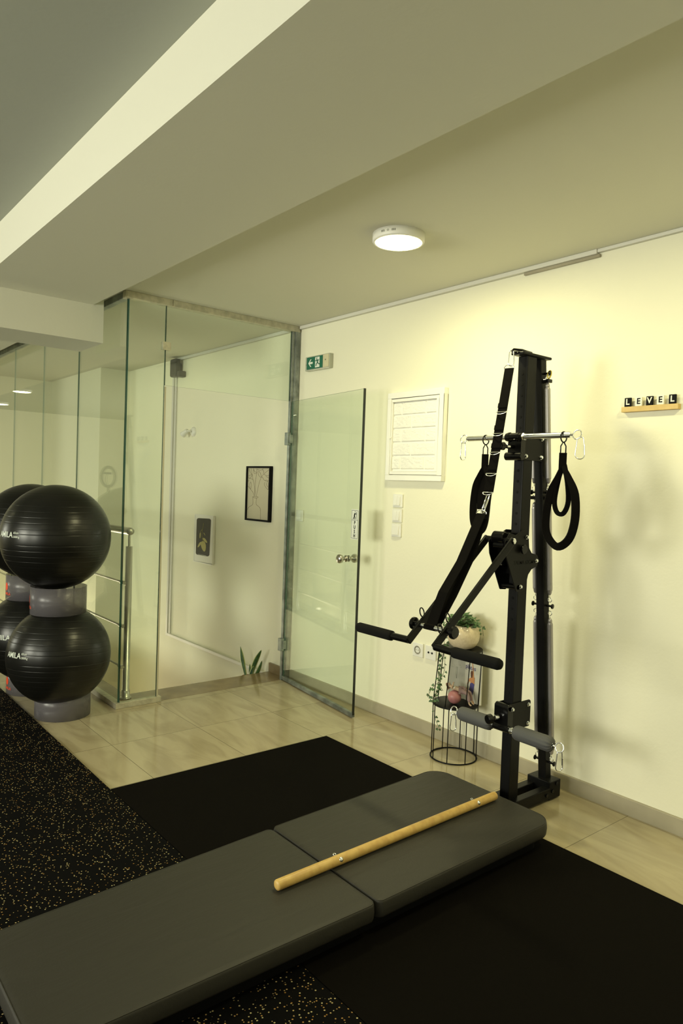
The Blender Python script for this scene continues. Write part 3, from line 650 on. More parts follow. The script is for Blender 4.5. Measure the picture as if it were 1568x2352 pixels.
def bolt(x, y, z, s=1, r=.0085): MB().lathe([(0, 0), (r * 1.15, 0), (r * 1.15, s * .003), (r * .9, s * .003), (r * .9, s * .008), (r * .7, s * .0095), (0, s * .0095)], (x, y, z), (1, 0, 0), 6, smooth=False).build('bolt', m_chrome, T)
def yzplate(pts, x, t, rad=.012):
    pl = rounded_poly(pts, [rad] * len(pts), 5); return MB().prism([(x, p[0], p[1]) for p in pl], (1, 0, 0), t)
def carabiner(b, top, ln, w, side, r=.0022):
    top = Vector(top); side = Vector(side).normalized(); dn_ = Vector((0, 0, -1)); pts = []
    for k in range(12): a = PI * k / 11; pts.append(top + dn_ * (w * .35) + side * (-w * .35 * math.cos(a)) - dn_ * (w * .35 * math.sin(a)))
    for k in range(12): a = PI * k / 11; pts.append(top + dn_ * (ln - w * .5) + side * (w * .5 * math.cos(a)) + dn_ * (w * .5 * math.sin(a)))
    b.tube(pts, r, 8, True); b.cyl(top + dn_ * (ln * .35) + side * (w * .44), top + dn_ * (ln * .72) + side * (w * .47), r * 1.5, 8)

# upper crossbar assembly
YB = 2.522; ZU = 1.655
for nm, x, t in (('clamp_plate', -1.884, .005), ('clamp_plate', -1.941, .005)):
    yzplate([(2.535, 1.557), (2.688, 1.557), (2.688, 1.672), (2.535, 1.672)], x, t).build(nm, m_black, T, bevel=.001)
b = MB(); b.cyl((-1.955, YB, ZU), (-1.868, YB, ZU), .018, 24); b.cyl((-1.955, YB + .003, 1.572), (-1.868, YB + .003, 1.572), .018, 24); b.box(-1.945, -1.876, YB, YFp - .002, 1.56, 1.668); b.cyl((-1.945, YB, ZU), (-1.930, YB, ZU), .021, 24); b.cyl((-1.895, YB, ZU), (-1.88, YB, ZU), .021, 24); b.build('bar_sleeve', m_blackg, T)
b = MB(); b.cyl((-1.92, 2.52, 1.613), (-1.93, 2.47, 1.613), .008, 16); b.cyl((-1.93, 2.475, 1.613), (-1.935, 2.45, 1.613), .018, 24); b.build('locking_knob', m_blackg, T)
MB().cyl((-1.923, 2.505, 1.613), (-1.927, 2.488, 1.613), .0095, 16).build('knob_collar', m_chrome, T)
cb = MB().cyl((-2.17, YB, ZU), (-1.635, YB, ZU), .0125, 24).build('crossbar', m_chrome, T)
for x, s in ((-2.17, -1), (-1.635, 1)):
    b = MB(); b.cyl((x - s * .002, YB, ZU), (x + s * .012, YB, ZU), .005, 12); b.tube(ring_pts((x + s * .028, YB, ZU), .019, 20, (1, 0, 0), (0, .25, .97)), .0026, 8, True); b.build('end_ring', m_chrome, cb)
b = MB(); b.cyl((-1.868, YB, ZU), (-1.855, YB, ZU), .0165, 6); b.build('bar_nut', m_chrome, cb)
bolt(-1.879, 2.672, 1.655); bolt(-1.879, 2.560, 1.574); bolt(-1.879, 2.672, 1.574)
for x, side, nm in ((-2.197, (0, 1, 0), 'steel carabiner hanging edge-on from the left end of the upper crossbar'), (-1.594, (.8, .5, 0), 'steel carabiner hanging from the right end of the upper crossbar')):
    b = MB(); carabiner(b, (x - .002 if x < -2 else x + .003, YB, ZU - .010), .088, .036, side); tag(b.build('carabiner', m_chrome), nm, 'carabiner', 'carabiners on the tower bars')

# star shaped pivot bracket
PV = Vector((0, 2.452, 1.210))
outline = [(2.462, 1.243), (2.505, 1.232), (2.548, 1.252), (2.592, 1.250), (2.602, 1.175), (2.622, 1.152), (2.662, 1.143), (2.676, 1.120), (2.664, 1.092), (2.625, 1.080), (2.603, 1.058), (2.585, 1.000), (2.560, .985), (2.522, .988), (2.440, 1.150), (2.432, 1.205)]
for x in (-1.873, -1.958):
    yzplate(outline, x, .005, .006).build('pivot_plate', m_black, T, bevel=.001)
b = text_mb('TALMA 62CM', .0235, (-1.8678, 2.565, 1.113), (0, 1, 0), (0, 0, 1), (1, 0, 0), .0002, .0002); b.build('plate_lettering', m_ink, T)
b = MB(); b.cyl((-1.988, PV.y, PV.z), (-1.842, PV.y, PV.z), .014, 24); b.cyl((-1.945, PV.y + .004, PV.z + .012), (-1.885, PV.y + .004, PV.z + .012), .026, 28); b.cyl((-1.945, PV.y + .01, PV.z - .022), (-1.885, PV.y + .01, PV.z - .022), .018, 24)
b.cyl((-1.96, 2.535, 1.006), (-1.868, 2.535, 1.006), .012, 20); b.box(-1.953, -1.873, 2.535, YFp - .001, 1.06, 1.24); b.build('pivot_tube', m_blackg, T)
b = MB(); b.cyl((-1.868, 2.545, 1.172), (-1.856, 2.545, 1.172), .010, 16); b.cyl((-1.858, 2.545, 1.172), (-1.848, 2.545, 1.172), .021, 26)
b.cyl((-1.925, 2.50, 1.105), (-1.935, 2.47, 1.105), .007, 14); b.cyl((-1.935, 2.475, 1.105), (-1.94, 2.455, 1.105), .016, 24); b.build('locking_knob', m_blackg, T)
MB().cyl((-1.928, 2.49, 1.108), (-1.931, 2.482, 1.108), .010, 16).build('knob_collar', m_chrome, T)
bolt(-1.868, 2.578, 1.223); bolt(-1.842, PV.y, PV.z, 1, .013); bolt(-1.868, 2.655, 1.117); bolt(-1.868, 2.548, 1.008)
# push-through arms
E0 = Vector((0, 2.0, .814)); ax = (E0 - PV).normalized(); an = Vector((0, ax.z, -ax.y))
DW = PV + (E0 - PV) * .862
pt = MB()
for s, xa in ((-1, -1.985), (1, -1.845)):
    c = (PV + E0) / 2 + Vector((xa, 0, 0)); c.y = (PV.y + E0.y) / 2; c.z = (PV.z + E0.z) / 2
    am = MB().obox(c, (.006, 0, 0), ax * ((E0 - PV).length / 2 + .008), an * .0165).build('arm', m_black, T, bevel=.003)
    o = E0 + Vector((xa, 0, 0))
    MB().cyl(o, o + Vector((s * .105, 0, -.002)), .0145, 22).build('handle_stub', m_blackg, am)
    MB().lathe([(0, 0), (.016, 0), (.0205, .004), (.021, .01), (.021, .205), (.017, .216), (0, .219)], o + Vector((s * .095, 0, -.002)), (s, 0, 0), 26).build('foam_grip', m_foam, am)
    kn = DW + Vector((xa + s * .008, 0, 0)); b = MB(); b.cyl(kn, kn + Vector((s * .022, 0, 0)), .011, 16); b.lathe([(0, 0), (.020, 0), (.026, .004), (.026, .012), (.021, .018), (0, .019)], kn + Vector((s * .020, 0, 0)), (s, 0, 0), 16, smooth=False); b.build('dowel_knob', m_blackg, am)
    for tt in ((.80,) if s < 0 else (.80, .895)):
        p = PV + (E0 - PV) * tt + Vector((xa, 0, 0)); upn = Vector((0, -ax.z, ax.y)) if -ax.y * 1 > 9 else Vector((0, ax.z, -ax.y)) * -1
        if upn.z < 0: upn = -upn
        q = p + upn * .034; MB().tube(ring_pts(q, .0185, 22, upn, (.9 * ax + Vector((.42 , 0, 0))).normalized()), .0026, 8, True).build('black_ring', m_blackg, am)
MB().cyl(DW + Vector((-1.985, 0, 0)), DW + Vector((-1.845, 0, 0)), .0105, 20).build('dowel', m_chrome, T)

# lower padded bar
ZL = .384
for x in (-1.884, -1.941):
    yzplate([(2.525, .372), (2.680, .372), (2.680, .492), (2.525, .492)], x, .005, .014).build('clamp_plate', m_black, T, bevel=.001)
b = MB(); b.box(-1.952, -1.878, 2.515, YFp - .001, .375, .482); b.cyl((-1.952, 2.53, .475), (-1.878, 2.53, .475), .016, 22); b.cyl((-1.955, YB, ZL), (-1.868, YB, ZL), .016, 22); b.build('bar_sleeve', m_blackg, T, bevel=.004)
b = MB(); b.cyl((-1.92, 2.515, .43), (-1.935, 2.475, .425), .008, 16); b.cyl((-1.935, 2.48, .425), (-1.942, 2.455, .422), .021, 24); b.build('locking_knob', m_blackg, T)
MB().cyl((-1.922, 2.508, .43), (-1.928, 2.49, .43), .0105, 16).build('knob_collar', m_chrome, T)
bolt(-1.879, 2.545, .468); bolt(-1.879, 2.660, .472); bolt(-1.879, 2.660, .388)
lb = MB().cyl((-2.165, YB, ZL), (-1.655, YB, ZL), .010, 20).build('foot_bar', m_chrome, T)
for s, x0 in ((-1, -1.965), (1, -1.845)):
    prof = [(0, 0), (.014, .0), (.027, .006), (.031, .014), (.032, .03), (.0325, .165), (.030, .180), (.022, .190), (.010, .193)]
    b = MB(); n = 48; L_ = .193
    o = Vector((x0, YB, ZL)); dd = Vector((s, 0, 0)); u, w = frame_axis(dd); vs = []
    for r_, h in prof:
        for j in range(n):
            a = 2 * PI * j / n; rr = r_ * (1 + (.09 * math.cos(a * 12) if (h > .175 and s > 0) or (h < .012 and s < 0) else 0)); vs.append(o + dd * h + (u * math.cos(a) + w * math.sin(a)) * rr)
    b.add(vs, [(i * n + j, i * n + (j + 1) % n, (i + 1) * n + (j + 1) % n, (i + 1) * n + j) for i in range(len(prof) - 1) for j in range(n)], 0, True); b.build('padded_roll', m_pad, lb)
    xe = x0 + s * .20; b = MB(); b.cyl((xe - s * .012, YB, ZL), (xe + s * .006, YB, ZL), .006, 12); b.tube(ring_pts((xe + s * .024, YB, ZL), .019, 20, (1, 0, 0), (0, .25, .97)), .0026, 8, True); b.build('end_ring', m_chrome, lb)
    b = MB(); carabiner(b, (xe + s * .026, YB, ZL - .014), .082, .030, (.5, .8, 0) if s > 0 else (.3, .6, 0), .0026)
    tag(b.build('carabiner', m_chrome), 'steel carabiner hanging from the %s end of the lower padded bar' % ('right' if s > 0 else 'left'), 'carabiner', 'carabiners on the tower bars')
MB().cyl((-1.868, YB, ZL), (-1.858, YB, ZL), .015, 6).cyl((-1.858, YB, ZL), (-1.846, YB, ZL), .0105, 12).build('bar_nut', m_chrome, lb)

# spring pins on the rear post and the springs
def spring(x, z1, z0, label):
    P1 = Vector((x, yc(z1), z1)); P0 = Vector((x, yc(z0), z0)); d = P0 - P1; L = d.length; d = d / L; n = int(L / .0032); prof = [(.002, 0), (.006, .003), (.0095, .012)]
    for k in range(n):
        h = .018 + (L - .036) * k / n; q = (L - .036) / n; rr = .0128 * min(1, .75 + k / 12, .75 + (n - k) / 12)
        prof += [(rr, h + q * .5), (rr - .0014, h + q)]
    prof += [(.0095, L - .012), (.006, L - .003), (.002, L)]
    T = thing('coil_spring', label, 'spring', tuple(P0), 'springs along the rear post'); MB().lathe(prof, P1, d, 16).build('coil', m_spring, T)
    for p, dd in ((P1, -d), (P0, d)):
        b = MB(); b.tube([p - dd * .004, p + dd * .012], .0018, 6); b.tube(arc(p + dd * .022, .010, 0, 1.75 * PI, 14, dd * -1, Vector((1, 0, 0))), .0018, 6); b.build('end_hook', m_chrome, T)
XLs, XRs = -1.949, -1.872
for x, sd in ((XLs, 'left'), (XRs, 'right')):
    spring(x, 1.905, 1.46, 'upper steel coil spring on the %s side of the rear post' % sd)
    spring(x, 1.375, .955, 'middle steel coil spring on the %s side of the rear post' % sd)
    spring(x, .850, .205, 'lowest and longest steel coil spring, %s side of the rear post' % sd)
    s = -1 if sd == 'left' else 1
    for z in (1.945, 1.42, .905, .165):
        b = MB(); y = yc(z); xo = x
        b.cyl((xo - s * .018, y, z), (xo + s * .010, y, z), .005, 12); b.lathe([(0, 0), (.007, 0), (.0115, .004), (.0115, .007), (0, .009)], (xo + s * .008, y, z), (s, 0, 0), 18); b.build('spring_pin', m_blackg, T)
    for z in (1.395, 1.912):
        b = MB(); b.box(x - .015, x + .015, yc(z) - .016, yc(z) + .016, z - .008, z + .008); b.build('clamp_band', m_blackg, T, bevel=.003)
b = MB(); b.tube(ring_pts((XRs + .010, yc(1.94), 1.94), .017, 22, (.35, .3, 0.1), (0, .2, 1)), .0028, 8, True); tag(b.build('yellow_ring', m_yellow), 'small yellow ring on the top right pin of the rear post', 'ring')

# webbing helper
def band(b, pts, side, w, t=.0022):
    P = [Vector(p) for p in pts]; side = Vector(side).normalized(); n = len(P); vs = []
    for i in range(n):
        d = (P[min(i + 1, n - 1)] - P[max(i - 1, 0)]).normalized(); sd = side if not isinstance(w, (list,)) else side
        nn = d.cross(side).normalized(); ww = (w[i] if isinstance(w, list) else w) / 2; tt = t[i] if isinstance(t, list) else t
        vs += [P[i] + side * ww + nn * tt / 2, P[i] - side * ww + nn * tt / 2, P[i] - side * ww - nn * tt / 2, P[i] + side * ww - nn * tt / 2]
    fs = [(i * 4 + j, i * 4 + (j + 1) % 4, i * 4 + 4 + (j + 1) % 4, i * 4 + 4 + j) for i in range(n - 1) for j in range(4)] + [(0, 1, 2, 3), tuple((n - 1) * 4 + j for j in range(4))]
    b.add(vs, fs); return b
def dring(b, p, d, side, w=.052):
    p = Vector(p); d = Vector(d).normalized(); side = Vector(side).normalized(); out = d.cross(side).normalized()
    if out.y > 0: out = -out
    pts = [p + side * (w / 2 * math.cos(a)) + (d * .55 + out * .35) * (w * .45 * math.sin(a)) for a in [PI * k / 12 for k in range(13)]]
    b.tube(pts, .0017, 6, True)
ch = MB(); carabiner(ch, (-1.918, 2.484, 2.022), .066, .024, (.7, .7, 0), .0022); tag(ch.build('carabiner', m_chrome), 'steel carabiner on the top hook holding the long strap', 'carabiner', 'carabiners on the tower bars')
T = thing('d_ring_strap', 'long black nylon strap with metal D rings hanging from the tower top', 'strap', (TX, 2.48, 1.94))
top = Vector((-1.918, 2.474, 1.945)); bot = Vector((-1.918, 2.371, 1.412)); dd = (bot - top).normalized(); sx = (1, .05, 0)
b = MB(); band(b, [top, top.lerp(bot, .5), bot], sx, .046, .003)
for t in (.32, .5, .645, .82, .985): p = top.lerp(bot, t) + Vector((0, -.0035, 0)); band(b, [p - dd * .02, p], sx, .0465, .003)
b.build('upper_webbing', m_web, T)
b = MB(); dring(b, top, -dd, sx); b.build('d_ring', m_chrome, T)
for t in (.355, .53, .68, .85, 1.0): b = MB(); dring(b, top.lerp(bot, t) + Vector((0, -.004, 0)), dd, sx); b.build('d_ring', m_chrome, T)
l0 = Vector((-1.918, 2.330, 1.322)); c0 = bot + dd * .014; cc = MB(); cc.tube([c0 + Vector((-.007, 0, 0)), l0 + Vector((-.007, .006, .004)), l0 + Vector((.007, .006, .004)), c0 + Vector((.007, 0, 0))], .0028, 8, True); cc.cyl(c0.lerp(l0, .2) + Vector((.008, -.001, 0)), c0.lerp(l0, .7) + Vector((.008, -.001, 0)), .0042, 10); cc.build('snap_hook', m_chrome, T)
lp = [l0, Vector((-1.918, 2.215, 1.126)), Vector((-1.924, 2.122, 1.005)), DW + Vector((-1.930, .006, .012)), DW + Vector((-1.930, -.010, .008)), DW + Vector((-1.930, -.012, -.008)), DW + Vector((-1.930, .006, -.013)), DW + Vector((-1.930, .020, .0))]
b = MB(); band(b, lp, sx, [.046, .046, .048, .052, .052, .052, .052, .052], .003); band(b, [DW + Vector((-1.926, .020, .0)), Vector((-1.915, 2.165, .99)), Vector((-1.908, 2.25, 1.130)), Vector((-1.914, 2.335, 1.30))], sx, [.052, .048, .046, .046], .003); b.build('lower_webbing', m_web, T)
b = MB(); dring(b, l0, (l0 - lp[1]), sx); b.build('lower_d_ring', m_chrome, T)

# padded loops hanging on the crossbar
def loop(x, sgn, label, pts, ww, twist):
    T = thing('cotton_loop', label, 'hand loop', (x, YB, ZU), 'padded loops on the upper crossbar')
    b = MB(); b.tube(arc((x, YB, ZU - .008), .021, -PI / 2 + .15, 1.5 * PI - .15, 20, (0, 1, 0), (0, 0, 1)), .0028, 8); b.tube([(x, YB - .003, ZU - .029), (x - .008, YB - .006, ZU - .045), (x - .008, YB - .006, ZU - .075), (x, YB, ZU - .082), (x + .008, YB + .006, ZU - .075), (x + .008, YB + .006, ZU - .045), (x, YB + .003, ZU - .029)], .0027, 8)
    b.build('ring', m_blackg, T)
    b = MB(); band(b, [(x, YB, ZU - .072), (x, YB, ZU - .145)], (.8, .6, 0), .030, .012); b.build('stitched_tab', m_web, T)
    b = MB(); band(b, [(x + p[0], YB + p[1], ZU + p[2]) for p in pts], twist, ww, [min(.030, .010 + .028 * math.sin(PI * i / (len(pts) - 1)) ** .6) for i in range(len(pts))]); b.build('padded_webbing', m_web, T)
def smooth(pts, n=6):
    out = []
    for i in range(len(pts) - 1):
        p0 = Vector(pts[max(i - 1, 0)]); p1 = Vector(pts[i]); p2 = Vector(pts[i + 1]); p3 = Vector(pts[min(i + 2, len(pts) - 1)])
        for k in range(n):
            t = k / n; out.append(.5 * (2 * p1 + (p2 - p0) * t + (2 * p0 - 5 * p1 + 4 * p2 - p3) * t * t + (3 * p1 - p0 - 3 * p2 + p3) * t ** 3))
    out.append(Vector(pts[-1])); return out
loop(-1.668, 1, 'black padded hand loop hanging open from the right half of the upper crossbar', smooth([(0, 0, -.125), (-.018, 0, -.17), (-.052, 0, -.24), (-.068, 0, -.34), (-.058, 0, -.41), (-.008, 0, -.455), (.045, 0, -.42), (.068, 0, -.34), (.062, 0, -.24), (.028, 0, -.17), (0, 0, -.125)]), .034, (.62, -.78, 0))
b = MB()
T = [o for o in bpy.data.objects if o.name.startswith('cotton_loop')][-1]
band(b, smooth([(-1.668 + x, YB + .006, ZU + z) for x, z in ((-.004, -.12), (-.022, -.19), (-.034, -.27), (-.020, -.315), (.010, -.318), (.030, -.27), (.022, -.19), (.004, -.12))]), (.62, -.78, 0), .026, .018); b.build('inner_loop', m_web, T)
loop(-2.068, -1, 'black padded hand loop on the left half of the upper crossbar, hanging side-on', smooth([(0, 0, -.125), (-.022, 0, -.165), (-.046, 0, -.22), (-.056, 0, -.31), (-.048, 0, -.385), (-.012, 0, -.42), (.012, 0, -.38), (.022, 0, -.28), (.030, 0, -.20), (.018, 0, -.165), (0, 0, -.125)]), .036, (.55, -.83, 0))
T = [o for o in bpy.data.objects if o.name.startswith('cotton_loop')][-1]
b = MB(); b.prism([(-2.068 + x, YB - .006, ZU + z) for x, z in ((-.02, -.15), (.022, -.15), (.032, -.21), (.028, -.318), (-.032, -.322), (-.042, -.22))], (0, 1, 0), .016); b.build('foam_pad', m_web, T, bevel=.004)

# ------------------------------------------------------------------ plant stand
SC = Vector((-2.477, 2.862, 0)); vr = Vector((.755, .655, 0)); vf = Vector((.655, -.755, 0))
T = thing('plant_stand', 'black wire two-tier round plant stand against the wall', 'plant stand', tuple(SC))
MB().tube(ring_pts(SC + Vector((0, 0, .004)), .122, 48, (1, 0, 0), (0, 1, 0)), .0038, 8, True).build('base_ring', m_wire, T)
ZM = .290; ZTp = .584; S2 = Vector((-2.462, 2.872, 0))
MB().lathe([(0, .003), (.119, .003), (.122, .001), (.122, -.006), (.118, -.006), (.117, .0), (0, 0)], SC + Vector((0, 0, ZM)), n=48).build('middle_shelf', m_wire, T)
MB().lathe([(0, .003), (.110, .003), (.113, .001), (.113, -.006), (.109, -.006), (.108, .0), (0, 0)], S2 + Vector((0, 0, ZTp)), n=48).build('top_shelf', m_wire, T)
for th in (-60, -15, 30, 75, 120, 165, -150, -105):
    p = vr * math.sin(R(th)) + vf * math.cos(R(th)); MB().tube([SC + p * .122 + Vector((0, 0, .004)), SC + p * .1215 + Vector((0, 0, ZM - .003))], .0026, 8).build('wire', m_wire, T)
for th in (-26, 26, 78, 128, 180, -128, -78):
    p = vr * math.sin(R(th)) + vf * math.cos(R(th)); MB().tube([SC + p * .1195 + Vector((0, 0, ZM)), S2 + p * .1125 + Vector((0, 0, ZTp - .003))], .0026, 8).build('wire', m_wire, T)

PC = Vector((-2.455, 2.878, ZTp + .0035))
T = thing('potted_ivy', 'trailing ivy in a cream round ceramic pot on top of the wire stand', 'potted plant', tuple(PC))
MB().lathe([(0, 0), (.044, 0), (.056, .005), (.073, .022), (.083, .045), (.087, .070), (.085, .094), (.078, .112), (.069, .121), (.064, .124), (.058, .122), (.058, .112), (0, .108)], PC, n=56).build('pot', m_pot, T)
MB().lathe([(.0555, .109), (.03, .113), (0, .114)], PC, n=24).build('soil', m_soil, T)
def ivy(b, p, d, n, s):
    d = Vector(d).normalized(); n = Vector(n); n = (n - d * n.dot(d)).normalized(); sd = d.cross(n)
    pts = [(0, 0, 0), (.32, -.10, .06), (.62, .12, .10), (.35, .38, .10), (.30, .70, .04), (0, 1.12, -.12), (-.30, .70, .04), (-.35, .38, .10), (-.62, .12, .10), (-.32, -.10, .06)]
    vs = [Vector(p) + (sd * x + d * y + n * z) * s for x, y, z in pts] + [Vector(p) + d * .35 * s]
    b.add(vs, [(i, (i + 1) % 10, 10) for i in range(10)], 0, False)
b = MB(); st = MB(); rnd = random.Random(3)
for k in range(150):
    a = rnd.uniform(0, 2 * PI); rr = rnd.uniform(.01, .078); h = .120 + rnd.uniform(0, .058) * (1 - (rr / .10) ** 2) + rnd.uniform(-.004, .004)
    p = PC + Vector((rr * math.cos(a), rr * math.sin(a), h)); dr = Vector((math.cos(a), math.sin(a), rnd.uniform(-.25, .8)))
    if p.y > 2.972: continue
    ivy(b, p, dr, (rnd.uniform(-.5, .5), rnd.uniform(-.9, -.1), 1), rnd.uniform(.018, .029))
    if k % 3 == 0: st.tube([PC + Vector((rr * .3 * math.cos(a), rr * .3 * math.sin(a), .108)), p], .0009, 5)
def vine(pts, nl, s=(.012, .018)):
    P = smooth(pts, 8); st.tube(P, .0012, 5)
    for k in range(nl):
        i = int((k + .5) / nl * (len(P) - 1)); p = P[i]; a = rnd.uniform(0, 2 * PI)
        d = Vector((math.cos(a), math.sin(a) * .6 - .25, rnd.uniform(-.9, .2))); q = p + d * .010
        if q.y > 2.98: q.y = 2.975
        st.tube([p, q], .0007, 4); ivy(b, q, d, (rnd.uniform(-.4, .4) + .3, -1, rnd.uniform(0, .8)), rnd.uniform(*s))
def V(r_, f_, z): return PC + vr * r_ + vf * f_ + Vector((0, 0, z - PC.z))
vine([V(-.05, .02, .70), V(-.095, .02, .69), V(-.115, .03, .63), V(-.122, .03, .56)], 7)
vine([V(-.06, -.02, .70), V(-.100, 0, .70), V(-.112, .015, .60), V(-.105, .02, .50), V(-.122, .02, .42), V(-.120, .03, .34), V(-.145, .035, .305)], 30)
vine([V(-.06, -.02, .70), V(-.095, 0, .69), V(-.098, .015, .58), V(-.090, .03, .48), V(-.112, .03, .40), V(-.095, .04, .36)], 24, (.011, .016))
vine([V(-.06, .0, .70), V(-.10, 0, .68), V(-.124, .01, .56), V(-.128, .02, .48), V(-.118, .03, .40), V(-.135, .04, .33), V(-.148, .045, .30)], 18)
vine([V(-.118, .02, .40), V(-.150, .05, .375), V(-.165, .055, .345), V(-.172, .06, .325)], 8)
vine([V(-.130, .03, .36), V(-.134, .035, .27), V(-.128, .04, .21), V(-.110, .045, .17), V(-.102, .05, .155)], 8, (.010, .015))
vine([V(.06, .0, .70), V(.092, .02, .712), V(.102, .01, .66)], 5); vine([V(-.05, .03, .70), V(-.092, .04, .725), V(-.112, .03, .69)], 5)
vine([V(-.04, -.03, .62), V(-.09, .0, .60), V(-.105, .02, .585)], 5)
b.build('foliage', m_leaf, T); st.build('stems', m_stem, T)

# magazine standing on the middle shelf
ZS = ZM + .0035
T = thing('pilates_magazine', 'open pilates magazine with a stretching woman on its cover, standing on the middle shelf', 'magazine', (-2.49, 2.94, ZS))
def page(p0, p1, z0, z1, th, name, m, par):
    p0 = Vector(p0); p1 = Vector(p1); d = (p1 - p0); n = Vector((-d.y, d.x, 0)).normalized() * th; K = 10; vs = []
    nn = Vector((d.y, -d.x, 0)).normalized()
    for i in range(K + 1):
        t = i / K; c = p0 + d * t + nn * (.006 * math.sin(t * PI))
        for q, z in ((c, z0), (c, z1), (c + n, z1), (c + n, z0)): vs.append((q.x, q.y, z))
    b = MB(); b.add(vs, [(i * 4 + j, i * 4 + (j + 1) % 4, i * 4 + 4 + (j + 1) % 4, i * 4 + 4 + j) for i in range(K) for j in range(4)] + [(0, 1, 2, 3), (K * 4, K * 4 + 1, K * 4 + 2, K * 4 + 3)])
    return b.build(name, m, par)
A = Vector((-2.490, 2.945, 0)); Bq = Vector((-2.362, 2.925, 0)); Aq = Vector((-2.588, 2.925, 0))
m_page = mat('magazine_cover_white', (.62, .60, .50), .35); m_pageg = mat('magazine_cover_grey', (.45, .44, .36), .35)
page(A, Bq, ZS, ZS + .245, .008, 'front_cover', m_page, T); page(Aq, A, ZS, ZS + .245, .004, 'back_cover', m_pageg, T)
du2 = (Bq - A).normalized(); dn2 = Vector((du2.y, -du2.x, 0)); LQ = (Bq - A).length
def mp(u, z, off=.0012): return A + du2 * (u * LQ) + dn2 * (.006 * math.sin(u * PI) + off) + Vector((0, 0, ZS + z))
wp = lambda u0, z0: (lambda x, y, z: mp(u0 + x / LQ, z0 + y, .0012 + z))
b = text_mb('pilates', .034, (0, 0, 0), (1, 0, 0), (0, 0, 1), (0, 0, 0), .0002, .0002, 'LEFT', warp=wp(.04, .183)); b.build('title', mat('purple_blue_print', (.09, .08, .22), .5), T)
b = MB()
for k, (u0, u1, z) in enumerate(((.66, .84, .188), (.68, .86, .181), (.66, .86, .174), (.68, .86, .166), (.72, .86, .158), (.10, .46, .167), (.14, .30, .228))): b.tube([mp(u0, z, .0008), mp((u0 + u1) / 2, z, .0008), mp(u1, z, .0008)], .0006, 4)
b.build('small_print', m_clear, T)
def fig(parts, name, m, off=.0015):
    b = MB()
    for poly in parts: b.add([mp(u, z * .93, off) for u, z in poly], [list(range(len(poly)))])
    o = b.build(name, m, T); s_ = o.modifiers.new('s', 'SOLIDIFY'); s_.thickness = .0006; return o
fig([[(.40, .105), (.50, .115), (.66, .11), (.62, .07), (.56, .04), (.46, .01), (.32, .02), (.30, .06), (.40, .085)]], 'purple_leotard', mat('purple_print', (.07, .065, .22), .5))
fig([[(.42, .108), (.40, .140), (.54, .150), (.66, .148), (.66, .110), (.55, .115)], [(.44, .144), (.30, .128), (.20, .100), (.24, .092), (.34, .115), (.46, .126)], [(.62, .148), (.58, .190), (.52, .225), (.46, .24), (.50, .215), (.55, .18), (.54, .150)], [(.12, .075), (.22, .04), (.40, .018), (.60, .0), (.70, -.0), (.5, .03), (.2, .07)]], 'skin_print', mat('orange_skin_print', (.55, .25, .10), .5), .0019)
fig([[(.44, .150), (.42, .170), (.46, .182), (.53, .182), (.56, .168), (.53, .145), (.48, .140)]], 'hair_print', mat('brown_print', (.10, .035, .015), .5), .0023)
b = MB()
dA = (A - Aq).normalized(); nA = Vector((dA.y, -dA.x, 0)); q = lambda u, z: Aq + dA * (u * (A - Aq).length) + nA * (.006 * math.sin(u * PI) + .001) + Vector((0, 0, ZS + z))
b.tube([q(.2, .165), q(.8, .17)], .0006, 4); b.tube([q(.25, .175), q(.75, .18)], .0006, 4); b.tube([q(.55, .168), q(.52, .105)], .0016, 5); b.tube([q(.48, .168), q(.47, .12)], .0006, 4)
b.build('photo_lines', m_clear, T)

# figurine: woman leaning back on a pink ball
BC = Vector((-2.462, 2.835, ZS + .036))
T = thing('pilates_figurine', 'small figurine of a woman leaning back over a pink ball on the shelf', 'figurine', (BC.x, BC.y, ZS))
b = MB(); b.lathe([(.0355 * math.sin(PI * k / 20), -.0355 * math.cos(PI * k / 20)) for k in range(21)], BC, n=32); b.build('pink_ball', mat('pink_ball_plastic', (.42, .17, .17), .4), T)
def skin(name, verts, edges, rad, m, par, root=0):
    me = bpy.data.meshes.new(name); me.from_pydata([tuple(v) for v in verts], edges, []); me.materials.append(m); o = bpy.data.objects.new(name, me); C.objects.link(o)
    o.modifiers.new('sk', 'SKIN'); sd = o.modifiers.new('ss', 'SUBSURF'); sd.levels = 2; sd.render_levels = 2
    for i, r_ in enumerate([q_ * 1.22 for q_ in rad]): me.skin_vertices[0].data[i].radius = (r_, r_); me.skin_vertices[0].data[i].use_root = (i == root)
    for p in me.polygons: p.use_smooth = True
    o.parent = par; o.matrix_parent_inverse = par.matrix_world.inverted(); return o
def F3(r_, f_, z): return BC + vr * r_ + vf * f_ + Vector((0, 0, z))
m_skin = mat('figurine_skin', (.50, .36, .24), .5)
